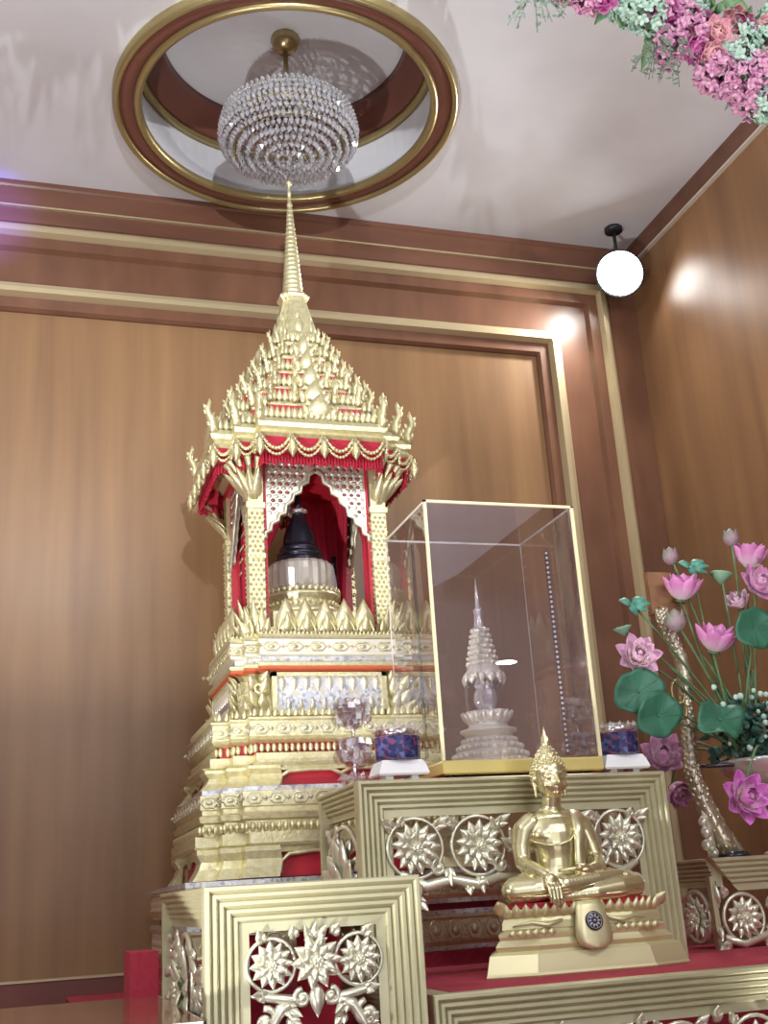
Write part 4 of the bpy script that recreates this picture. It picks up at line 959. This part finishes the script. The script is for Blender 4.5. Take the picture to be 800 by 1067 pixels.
body = bpy.data.objects.new('body', baked); COL.objects.link(body); body.parent = bu; ORIG[body.name] = Vector((BX, BY, -.2))
# hair cap with rows of curls, ushnisha and flame
mb = MB()
def hr(th, ph, k=1.0):   # th: from crown, ph: around, 0 = front
    e = Vector((.0455*math.sin(th)*math.sin(ph), .0505*math.sin(th)*math.cos(ph), .053*math.cos(th)))
    return P(HX+e.x*k, .003+e.y*k, .273+e.z*k)
rings = []
for i in range(9):
    row = []
    for j in range(32):
        ph = 2*PI*j/32; front = max(0, math.cos(ph)); lim = 1.95-1.02*front**.7
        if abs(math.sin(ph)) > .6 and math.cos(ph) > -.4: lim = min(lim, 1.60)
        row.append(hr(.15+(lim-.15)*i/8, ph))
    rings.append(row)
mb.loft(rings, True, True)
for i in range(1, 10):
    for j in range(26):
        ph = 2*PI*(j+.5*(i % 2))/26; front = max(0, math.cos(ph)); lim = 1.95-1.02*front**.7
        if abs(math.sin(ph)) > .6 and math.cos(ph) > -.4: lim = min(lim, 1.60)
        if i < 3 and j % 2: continue
        mb.ball(hr(.15+(lim-.15)*i/9, ph, 1.02), .0037, 6, 4)
mb.lathe([(.034, .302), (.033, .315), (.027, .330), (.018, .342), (.010, .350)], 20, (BX+HX, BY-.003, 0))
for i in range(5):
    r = (.034, .032, .028, .021, .014)[i]; z = (.307, .317, .327, .337, .345)[i]
    for j in range(14): a = 2*PI*(j+.5*(i % 2))/14; mb.ball((BX+HX+r*math.cos(a), BY-.003+r*math.sin(a), z), .0036, 6, 4)
mb.build('hair', gold_buddha, bu)
mb = MB(); c = (BX+HX, BY-.003, 0)
mb.lathe([(.011, .345), (.013, .352), (.011, .362), (.007, .374), (.004, .386), (.001, .400)], 12, c)
for q in range(6): a = q*PI/3; d = Vector((math.cos(a), math.sin(a), 0)); mb.leaf(frame(Vector((c[0], c[1], .346))+d*.011, Vector((0, 0, 1))-d*.15, d), .030, .011, .003, .002, .002, 5, 2)
mb.build('flame_finial', gold_buddha, bu)
# robe edge and sash
mb = MB()
pts = [P(.052, .018, .178), P(.040, .044, .150), P(.030, .056, .125), P(.010, .058, .106), (P(-.020, .060, .097)), P(-.052, .052, .098), P(-.075, .034, .106), P(-.086, .010, .118)]
fine = []
for i in range(len(pts)-1):
    for k in range(4): fine.append(pts[i].lerp(pts[i+1], k/4))
fine.append(pts[-1]); mb.tube(fine, .0026, 6); mb.build('robe_edge', gold_buddha, bu)
mb = MB(); rings = []
for f, z, x, hw in ((-.020, .186, .050, .016), (.012, .184, .050, .017), (.034, .165, .046, .017), (.054, .140, .040, .017), (.0585, .115, .037, .0165), (.055, .09, .036, .016), (.052, .065, .035, .016), (.054, .048, .034, .015), (.058, .038, .034, .013)):
    rings.append([P(x-hw, f-.001, z), P(x-hw*.8, f+.003, z), P(x+hw*.8, f+.003, z), P(x+hw, f-.001, z), P(x, f-.008, z)])
mb.loft(rings, True, True); mb.build('sash', gold_buddha, bu)
mb = MB()
for sx, pts in ((-1, ((-.166, .098, -.020), (-.12, .119, -.022), (-.05, .128, -.018), (.03, .120, -.004))), (1, ((.17, .098, -.022), (.12, .122, -.024), (.06, .127, -.026)))):
    mb.tube([P(*p) for p in pts], .0022, 5)
mb.build('robe_hem', gold_buddha, bu)

# ------------------------------------------------------------------ lotus arrangement on the right-hand table
tk = thing('trunk_stand', (2.03, 3.14, .049), 'silvery gold curved trunk-shaped stand behind the lotus flowers', 'stand')
TP = [(2.055, 3.14, .05), (2.02, 3.14, .11), (1.985, 3.14, .19), (1.958, 3.14, .27), (1.950, 3.14, .33), (1.955, 3.14, .40), (1.962, 3.14, .47), (1.965, 3.14, .54), (1.972, 3.14, .60), (1.968, 3.14, .66), (1.945, 3.14, .72), (1.925, 3.14, .78), (1.922, 3.14, .815)]
mb = MB(); mb.tube(TP, [.038, .034, .030, .025, .022, .021, .021, .022, .023, .023, .021, .019, .015], 12)
mb.build('trunk', trunk_m, tk)
mb = MB()
for i in range(len(TP)-1):
    a, b = Vector(TP[i]), Vector(TP[i+1]); t = (b-a).normalized(); u = t.cross(Vector((0, 1, 0))).normalized(); v = t.cross(u); r = .036-.016*min(1, i/4)
    for k in range(6):
        p = a.lerp(b, k/6)
        for q in range(5):
            an = q*2*PI/5+(k+6*i)*.55; d = u*math.cos(an)+v*math.sin(an)
            mb.ball(p+d*r*.84, (.0075, .0075, .010), 6, 4)
mb.build('scales', trunk_m, tk)
mb = MB()
for cx_, cz_, r in ((1.932, .545, .030), (1.938, .490, .020)): mb.tube([(cx_+r*.75*math.cos(k*PI/10), 3.125, cz_+r*1.2*math.sin(k*PI/10)) for k in range(20)], .0065, 7, closed=True)
mb.build('loop_handle', gilt_ring, tk)
mb = MB()
for x, z, r in ((1.955, .088, .018), (1.958, .125, .018), (1.952, .155, .015), (1.975, .065, .014)): mb.ball((x, 3.12, z), r, 10, 7); mb.octa((x-.012, 3.105, z+.01), .008)
mb.tube([(1.972, 3.125, .05), (1.97, 3.125, .12), (1.963, 3.13, .19)], [.016, .012, .006], 8); mb.build('side_beads', silver_gilt, tk)
mb = MB(); mb.tube([(1.95, 3.14, .325), (2.00, 3.12, .318), (2.07, 3.10, .318), (2.10, 3.10, .325)], .006, 6); mb.lathe([(.05, .049), (.052, .055), (.036, .066)], 16, (2.055, 3.14, 0)); mb.build('bowl_arm', dark_metal, tk)
mb = MB(); mb.box(1.905, 3.165, .805, 2.035, 3.19, .945); mb.box(1.925, 3.15, .775, 1.945, 3.185, .83); mb.build('back_plate', wood_block, tk)
BWX, BWY = 2.215, 3.13
bw = MB(); bw.lathe([(.05, .262), (.10, .272), (.135, .295), (.148, .322), (.151, .333), (.145, .333), (.132, .305), (.05, .275)], 40, (BWX, BWY, 0)); bw.lathe([(.055, .049), (.05, .058), (.018, .07), (.016, .22), (.05, .262)], 24, (BWX, BWY, 0))
tag(bw.build('bowl', silver, None), 'silver footed bowl holding the lotus plants at the right edge', 'bowl')
fl = MB()
for k in range(330):
    a = R.uniform(0, 2*PI); rr = .15*math.sqrt(R.random()); z = .33+R.uniform(0, .22)*(1-.4*rr/.15); d = Vector((R.uniform(-1, 1), R.uniform(-1, 1), R.uniform(-.2, 1)))
    fl.leaf(frame((BWX-.03+rr*1.05*math.cos(a), BWY+rr*math.sin(a)*.7, z), d, (R.uniform(-1, 1), -1, R.uniform(-.3, 1))), R.uniform(.03, .055), R.uniform(.016, .026), .004, -.006, .001, 4, 2)
tag(fl.build('filler_leaves', filler_green, None), 'dense dark green filler leaves massed in the silver bowl', 'foliage', None, 'stuff')
fl = MB()
for k in range(34):
    a = R.uniform(0, 2*PI); rr = .15*math.sqrt(R.random()); z = .36+R.uniform(0, .2); fl.ball((BWX-.05+rr*1.1*math.cos(a), BWY-.09+rr*.3*math.sin(a), z), R.uniform(.006, .012), 6, 4)
tag(fl.build('filler_berries', mint, None), 'tiny pale mint filler blossoms among the dark leaves', 'blossoms', None, 'stuff')
def bez(a, b, bend=.5, n=14, side=(0, 0, 0)):
    a, b = Vector(a), Vector(b); c = Vector((a.x*.35+b.x*.65, a.y*.5+b.y*.5, a.z*.4+b.z*.6))+Vector(side)+Vector((a.x-b.x, 0, 0))*.15
    return [(a*(1-t)**2+c*2*t*(1-t)+b*t*t) for t in [i/n for i in range(n+1)]]
ROOT = (BWX-.06, BWY, .36)
def stemmed(name, tip, label, group=None, cat='lotus flower', side=(0, 0, 0), root=None, r=.0038):
    root = root or (ROOT[0]+R.uniform(-.05, .05), ROOT[1]+R.uniform(-.02, .02), ROOT[2]); t = thing(name, root, label, cat, group)
    mb = MB(); mb.tube(bez(root, tip, side=side), r, 6); mb.build('stem', stalk, t); return t
def lotus(tip, axis, size, m, label, open_=1.0, side=(0, 0, 0), root=None):
    t = stemmed('lotus_flower', tip, label, None, 'lotus flower', side, root)
    ax = Vector(axis).normalized(); q = ax.to_track_quat('Z', 'Y'); rot = q.to_euler()
    mb = MB()
    for n, e0, L_, W_, off in ((7, 12, 1.0, .62, 0), (7, 32, .95, .56, .5), (6, 55, .78, .46, .2), (5, 72, .6, .36, .6)):
        for k in range(n):
            a = 2*PI*(k+off)/n; e = math.radians(90-(90-e0)*open_) if open_ < 1 else math.radians(e0)
            u = Vector((math.cos(a)*math.cos(e), math.sin(a)*math.cos(e), math.sin(e))); nn = Vector((-math.cos(a)*math.sin(e), -math.sin(a)*math.sin(e), math.cos(e)))
            L2 = size*L_*R.uniform(.92, 1.05)
            mb.leaf(frame(u*size*.08, u, nn), L2, size*W_*1.15, -size*.06, size*.30, .0012, 8, 4, p=.85, cup=.22, tipw=.62)
    local_part(mb, 'petals', m, t, tip, rot)
    mb = MB(); mb.lathe([(.001, size*.30), (size*.16, size*.30), (size*.17, size*.26), (size*.08, size*.02), (.001, 0)], 14)
    for k in range(26):
        a = R.uniform(0, 2*PI); e = R.uniform(.5, 1.2); u = Vector((math.cos(a)*math.cos(e), math.sin(a)*math.cos(e), math.sin(e))); mb.tube([u*size*.1, u*size*.40], .0011, 4); mb.ball(u*size*.41, .0022, 5, 3)
    local_part(mb, 'stamens', yellow_c, t, tip, rot)
    mb = MB(); mb.lathe([(.001, -size*.02), (size*.10, -size*.03), (size*.22, size*.03), (size*.20, size*.05), (.001, size*.06)], 12); local_part(mb, 'calyx', stalk, t, tip, rot)
def at(x, z, y): return (x*y/3.12, y, z*y/3.12)
lotus(at(1.988, .835, 3.13), (.05, -.30, 1), .094, lotus_pink, 'pink lotus flower seen from the side, in front of the wooden back plate', .72)
lotus(at(1.800, .649, 3.08), (-.25, -1, .25), .074, lotus_pale, 'pale pink open lotus flower leaning left, above the large round leaf', 1.0, (0, 0, .06))
lotus(at(2.076, .668, 3.08), (.15, -.40, 1), .098, lotus_pink, 'wide pink lotus flower at mid height, in the centre of the arrangement', .75)
lotus(at(2.258, .948, 3.14), (.1, -.25, 1), .092, lotus_pink, 'topmost pink lotus flower, seen from below at the right edge', .70)
lotus(at(2.272, .882, 3.06), (.1, -1, .45), .076, lotus_pink, 'pink lotus flower with yellow centre just below the topmost bloom', 1.0)
lotus(at(1.842, .335, 3.36), (-.35, -.85, .40), .090, lotus_pale, 'pink lotus flower hanging behind the right leg of the middle table', .85, (0, .10, .12), (BWX-.09, BWY+.07, .36))
lotus(at(1.862, .262, 3.38), (.1, -.8, -.6), .070, lotus_pink, 'lowest drooping pink lotus flower behind the corner of the middle table', .7, (0, .10, .14), (BWX-.09, BWY+.09, .36))
lotus(at(2.095, .215, 2.99), (.0, -1, .12), .084, lotus_deep, 'magenta lotus flower with pale centre hanging below the silver bowl', 1.0, (0, -.06, .12), (BWX-.08, BWY-.09, .36))
lotus(at(2.205, .815, 3.15), (-.6, -.5, .7), .060, lotus_pale, 'small pale pink lotus flower half hidden behind a round leaf', .7)
vein_m = mat('vein_green', (.06, .20, .12), .5)
def pad(c, axis, rad, label, ripple=.08, notch=True):
    t = stemmed('lotus_leaf', c, label, None, 'lotus leaf'); q = Vector(axis).normalized().to_track_quat('Z', 'Y').to_euler()
    mb = MB(); n, m_ = 40, 6; fr = []; bk = []
    for i in range(m_+1):
        rr = rad*i/m_
        for k in range(n):
            a = 2*PI*k/n; w_ = rad*(ripple*math.sin(3*a+1)+ripple*.6*math.sin(5*a))*(i/m_)**2+rad*.10*(i/m_)**2; rk = rr*(1+.12*math.sin(2*a+.6)+.04*math.sin(5*a+2)*(i/m_)+.02*math.sin(9*a)*(i/m_))
            fr.append((rk*math.cos(a), rk*math.sin(a), w_)); bk.append((rk*math.cos(a), rk*math.sin(a), w_-.0022))
    N_ = (m_+1)*n; f = []
    for i in range(m_):
        for k in range(n):
            a, b = i*n+k, i*n+(k+1) % n; c_, d = b+n, a+n; f.append((a, b, c_, d)); f.append((N_+a, N_+d, N_+c_, N_+b))
    for k in range(n): a, b = m_*n+k, m_*n+(k+1) % n; f.append((a, b, N_+b, N_+a))
    mb.add(fr+bk, f, True); local_part(mb, 'blade', pad_green, t, c, q)
    mb = MB(); mb.ball((0, 0, .002), (rad*.06, rad*.06, .003), 8, 4)
    for k in range(13):
        a = 2*PI*k/13; mb.tube([(rad*s_*math.cos(a), rad*s_*math.sin(a), rad*.10*s_*s_+rad*s_*s_*(ripple*math.sin(3*a+1)+ripple*.6*math.sin(5*a))+-.0002) for s_ in (.04, .3, .6, .9)], .0008, 4)
    local_part(mb, 'veins', vein_m, t, c, q)
pad(at(1.792, .548, 3.03), (-.15, -1, .10), .074, 'large round green lotus leaf at the left, upper of the overlapping two')
pad(at(1.850, .475, 2.99), (.10, -1, .0), .072, 'large dark green lotus leaf at the left, lower of the overlapping two')
pad(at(2.062, .458, 2.98), (.15, -.9, .55), .078, 'broad green lotus leaf tilted upward in front of the bowl foliage', .2)
pad(at(2.245, .750, 3.0), (.1, -1, .12), .074, 'round green lotus leaf at the right edge under the blooms')
def bud(tip, r, label):
    t = stemmed('lotus_bud', tip, label, None, 'lotus bud'); mb = MB()
    mb.lathe([(.001, -r), (r*.5, -r*.85), (r*.95, -r*.2), (r*.9, r*.3), (r*.5, r*.85), (.001, r*1.25)], 14)
    for k in range(6):
        a = k*PI/3; d = Vector((math.cos(a), math.sin(a), 0)); mb.leaf(frame(Vector((0, 0, -r*.9))+d*r*.45, d*.45+Vector((0, 0, 1)), d), r*1.9, r*1.1, r*.12, -r*.5, .001, 5, 3)
    local_part(mb, 'petals', bud_m, t, tip)
bud((1.978, 3.13, .988), .027, 'closed lotus bud on a stem above the wooden back plate')
bud((2.217, 3.13, 1.058), .028, 'highest closed lotus bud, standing above all the blooms')
bud(at(1.957, .770, 3.06), .034, 'plump purple-green lotus bud beside the top of the trunk')
def pod(tip, r, axis, label):
    t = stemmed('seed_pod', tip, label, None, 'seed pod'); q = Vector(axis).normalized().to_track_quat('Z', 'Y').to_euler(); mb = MB()
    mb.lathe([(.004, -r*.9), (r*.5, -r*.5), (r, 0), (r*1.02, r*.1), (r*.9, r*.16), (.001, r*.10)], 18)
    for k in range(8): a = k*PI/4; mb.ball((r*.6*math.cos(a), r*.6*math.sin(a), r*.14), r*.12, 6, 4)
    local_part(mb, 'head', pod_green, t, tip, q)
pod((2.15, 3.12, .93), .036, (.15, -.1, 1), 'pale green lotus seed pod on a straight stem right of centre')
pod(at(1.765, .747, 3.10), .028, (-.25, -.1, 1), 'small green seed pod at the far left of the lotus arrangement')
def curled(tip, label, s_=1):
    t = stemmed('curled_leaf', tip, label, None, 'curled leaf'); mb = MB()
    for an, L_ in ((-.5, .045), (.15, .05), (.7, .04), (2.6, .035), (-1.4, .03)):
        mb.leaf(frame((0, 0, 0), (math.cos(an), -.3, math.sin(an)*.6), (0, -1, .6)), L_*s_, .026*s_, .008, -.012, .0015, 6, 3)
    mb.tube([(0, 0, -.02), (0, 0, 0)], [.006, .012], 8); local_part(mb, 'blade', mat('sea_green_leaf', (.10, .33, .25), .5), t, tip)
curled((2.040, 3.12, .955), 'small curled green leaf beside the topmost left bud', 1.3)
curled(at(1.808, .826, 3.10), 'small curled green leaf at the upper left of the arrangement', 1.3)
for x, y, z in ((1.90, 3.1, .62), (2.02, 3.1, .66), (2.05, 3.14, .62), (2.10, 3.16, .60), (2.13, 3.08, .60), (2.19, 3.12, .66), (2.235, 3.15, .62)):
    t = MB(); rt = (BWX-.05+R.uniform(-.03, .06), BWY, .37); t.tube(bez(rt, (x, y, z)), [.0035]*14+[.001], 5); tag(t.build('grass_stalk', stalk, None), 'thin bare green stalk rising from the silver bowl', 'stalk', 'bare stalks in the silver bowl')

# ------------------------------------------------------------------ flower garland at upper right
ga = thing('flower_garland', (2.0, 2.6, 2.6), 'hanging garland of pink, magenta and mint artificial flowers in the upper right corner', 'garland')
core = [(-.75, 2.62, 2.86), (-.1, 2.62, 2.86), (.25, 2.62, 2.90), (.45, 2.62, 2.99), (.7, 2.62, 3.03), (1.1, 2.62, 2.98), (1.30, 2.62, 2.76), (1.50, 2.62, 2.745), (1.68, 2.62, 2.725), (1.83, 2.62, 2.68), (1.98, 2.62, 2.60), (2.13, 2.62, 2.52), (2.27, 2.62, 2.44), (2.42, 2.62, 2.30)]
mb = MB(); mb.tube(core, .03, 8); mb.build('core', g_leaf, ga)
def mk_cluster(sz, nfl):      # hydrangea head: many four-petal florets
    mb = MB()
    for k in range(nfl):
        z = 1-2*(k+.5)/nfl; a = k*2.39996; r_ = math.sqrt(1-z*z); d = Vector((r_*math.cos(a), r_*math.sin(a), z)); d = (d+Vector((R.uniform(-.2, .2), R.uniform(-.2, .2), R.uniform(-.2, .2)))).normalized(); M0 = frame(d*sz*.85, d.orthogonal(), d+Vector((R.uniform(-.4, .4), R.uniform(-.4, .4), R.uniform(-.4, .4)))); jz = R.uniform(-.16, .16)*sz
        for q in range(4):
            b = q*PI/2+k; mb.leaf(M0 @ frame((0, 0, jz), (math.cos(b), math.sin(b), .35), (0, 0, 1)), sz*.36, sz*.28, sz*.03, sz*.05, .0012, 3, 2, p=.9)
    return mb
def mk_rose(sz):
    mb = MB()
    for n, e0, L_ in ((6, 15, 1), (6, 40, .9), (5, 62, .72), (4, 78, .5)):
        for k in range(n):
            a = 2*PI*(k+.5*(e0 > 20)+R.random()*.2)/n; e = math.radians(e0); u = Vector((math.cos(a)*math.cos(e), math.sin(a)*math.cos(e), math.sin(e))); nn = Vector((-math.cos(a)*math.sin(e), -math.sin(a)*math.sin(e), math.cos(e)))
            mb.leaf(frame(u*sz*.08, u, nn), sz*L_, sz*.95, -sz*.05, sz*.34, .0015, 5, 3, p=.9, cup=.25, tipw=.3)
    return mb
def mk_leafspray():
    mb = MB()
    for k in range(9):
        d = Vector((R.uniform(-1, 1), R.uniform(-1, .1), R.uniform(-1, 1))); mb.leaf(frame((0, 0, 0), d, (R.uniform(-.5, .5), -1, .3)), R.uniform(.05, .09), .03, .005, -.012, .001, 5, 2)
    return mb
def mk_sprig():
    mb = MB()
    for k in range(9):
        d = Vector((R.uniform(-1, .6), R.uniform(-.5, .2), R.uniform(-1.2, -.1))).normalized(); mb.tube([(0, 0, 0), d*.05, d*.1+Vector((0, 0, -.01))], .0012, 4)
        for i in range(6): mb.leaf(frame(d*(.03+.013*i), Vector((R.uniform(-1, 1), -.3, R.uniform(-1, 1))), (0, -1, 0)), .018, .006, .001, 0, .0008, 3, 2)
    return mb
protos = {}
def put(kind, loc, sc=1.0, aim=True):
    loc = Vector(loc); rot = (R.uniform(-.45, .45)+PI/2+.65, R.uniform(-.4, .4), R.uniform(-.7, .3)) if aim else (R.uniform(-.3, .3), R.uniform(-.3, .3), R.uniform(0, 6))
    if kind not in protos:
        mk = {'pink_hydrangea': (lambda: mk_cluster(.052, 46), hyd_pink), 'magenta_peony': (lambda: mk_rose(.042), hyd_mag), 'mint_hydrangea': (lambda: mk_cluster(.05, 46), mint), 'pink_rose': (lambda: mk_rose(.046), rose_pink), 'leaf_spray': (mk_leafspray, g_leaf), 'grey_sprig': (mk_sprig, dull_green)}[kind]
        protos[kind] = local_part(mk[0](), kind, mk[1], ga, loc, rot, sc)
    else: part_copy(protos[kind], ga, loc, rot, sc)
def gp(px, py, Y=2.56):      # place in the hanging arch's own upright plane
    d = fwd+r2*((px-400)/FPX)-u2*((py-533.5)/FPX); return d*(Y/d.y)
GA = [('grey_sprig', 1.42, 2.66), ('pink_rose', 1.495, 2.69), ('pink_hydrangea', 1.55, 2.69), ('pink_hydrangea', 1.61, 2.665), ('magenta_peony', 1.66, 2.64), ('mint_hydrangea', 1.755, 2.655), ('mint_hydrangea', 1.80, 2.60),
      ('leaf_spray', 1.84, 2.575), ('leaf_spray', 1.865, 2.60), ('grey_sprig', 1.84, 2.545), ('grey_sprig', 1.90, 2.515), ('pink_hydrangea', 1.89, 2.52), ('pink_hydrangea', 1.905, 2.60), ('pink_hydrangea', 1.95, 2.63), ('pink_hydrangea', 1.955, 2.56), ('magenta_peony', 1.945, 2.515), ('magenta_peony', 2.03, 2.63),
      ('pink_rose', 2.035, 2.565), ('pink_rose', 2.005, 2.49), ('pink_rose', 2.095, 2.625), ('pink_rose', 2.11, 2.57), ('mint_hydrangea', 2.085, 2.515), ('mint_hydrangea', 2.15, 2.585), ('mint_hydrangea', 2.13, 2.50), ('pink_hydrangea', 2.03, 2.435), ('pink_hydrangea', 2.075, 2.44), ('pink_hydrangea', 2.12, 2.40), ('pink_hydrangea', 2.165, 2.385), ('pink_hydrangea', 2.17, 2.445),
      ('pink_rose', 2.20, 2.50), ('pink_rose', 2.235, 2.64), ('leaf_spray', 2.19, 2.63), ('leaf_spray', 2.24, 2.53), ('mint_hydrangea', 2.215, 2.34), ('mint_hydrangea', 2.245, 2.385), ('leaf_spray', 2.275, 2.42), ('mint_hydrangea', 2.28, 2.35), ('magenta_peony', 2.265, 2.285), ('magenta_peony', 2.25, 2.265), ('leaf_spray', 2.30, 2.30), ('leaf_spray', 2.28, 2.60), ('pink_hydrangea', 2.31, 2.50), ('pink_hydrangea', 2.33, 2.38),
      ('mint_hydrangea', 1.72, 2.70), ('leaf_spray', 1.70, 2.67), ('pink_hydrangea', 1.85, 2.68), ('leaf_spray', 2.06, 2.68), ('mint_hydrangea', 2.0, 2.69), ('pink_rose', 2.16, 2.68), ('leaf_spray', 2.13, 2.46), ('leaf_spray', 1.60, 2.70), ('pink_hydrangea', 1.46, 2.72),
      ('mint_hydrangea', 2.30, 2.68), ('leaf_spray', 2.20, 2.57), ('pink_rose', 2.29, 2.55), ('leaf_spray', 2.22, 2.70), ('mint_hydrangea', 2.24, 2.60), ('pink_rose', 2.30, 2.46), ('magenta_peony', 2.17, 2.63), ('mint_hydrangea', 2.22, 2.44), ('pink_rose', 1.98, 2.57), ('magenta_peony', 1.88, 2.64), ('leaf_spray', 1.93, 2.57), ('leaf_spray', 2.06, 2.47), ('leaf_spray', 2.15, 2.43)]
GA += [(('pink_hydrangea', 'mint_hydrangea', 'leaf_spray', 'pink_rose')[k % 4], -.70+k*.085, 2.855 if k < 11 else 2.90+.03*(k-11)) for k in range(14)]+[(('grey_sprig', 'leaf_spray')[k % 2], -.68+k*.1, 2.81) for k in range(10)]+[('leaf_spray', .42+.055*k, 3.0) for k in range(12)]+[('leaf_spray', 1.08+.06*k, 2.98-.06*k) for k in range(5)]+[('mint_hydrangea', .62, 3.03), ('pink_hydrangea', .88, 3.02), ('mint_hydrangea', 1.12, 2.95)]
for k, (kind, x, z) in enumerate(GA): put(kind, (x, 2.555+R.uniform(-.02, .02), z), R.uniform(1.15, 1.4), kind not in ('leaf_spray', 'grey_sprig'))
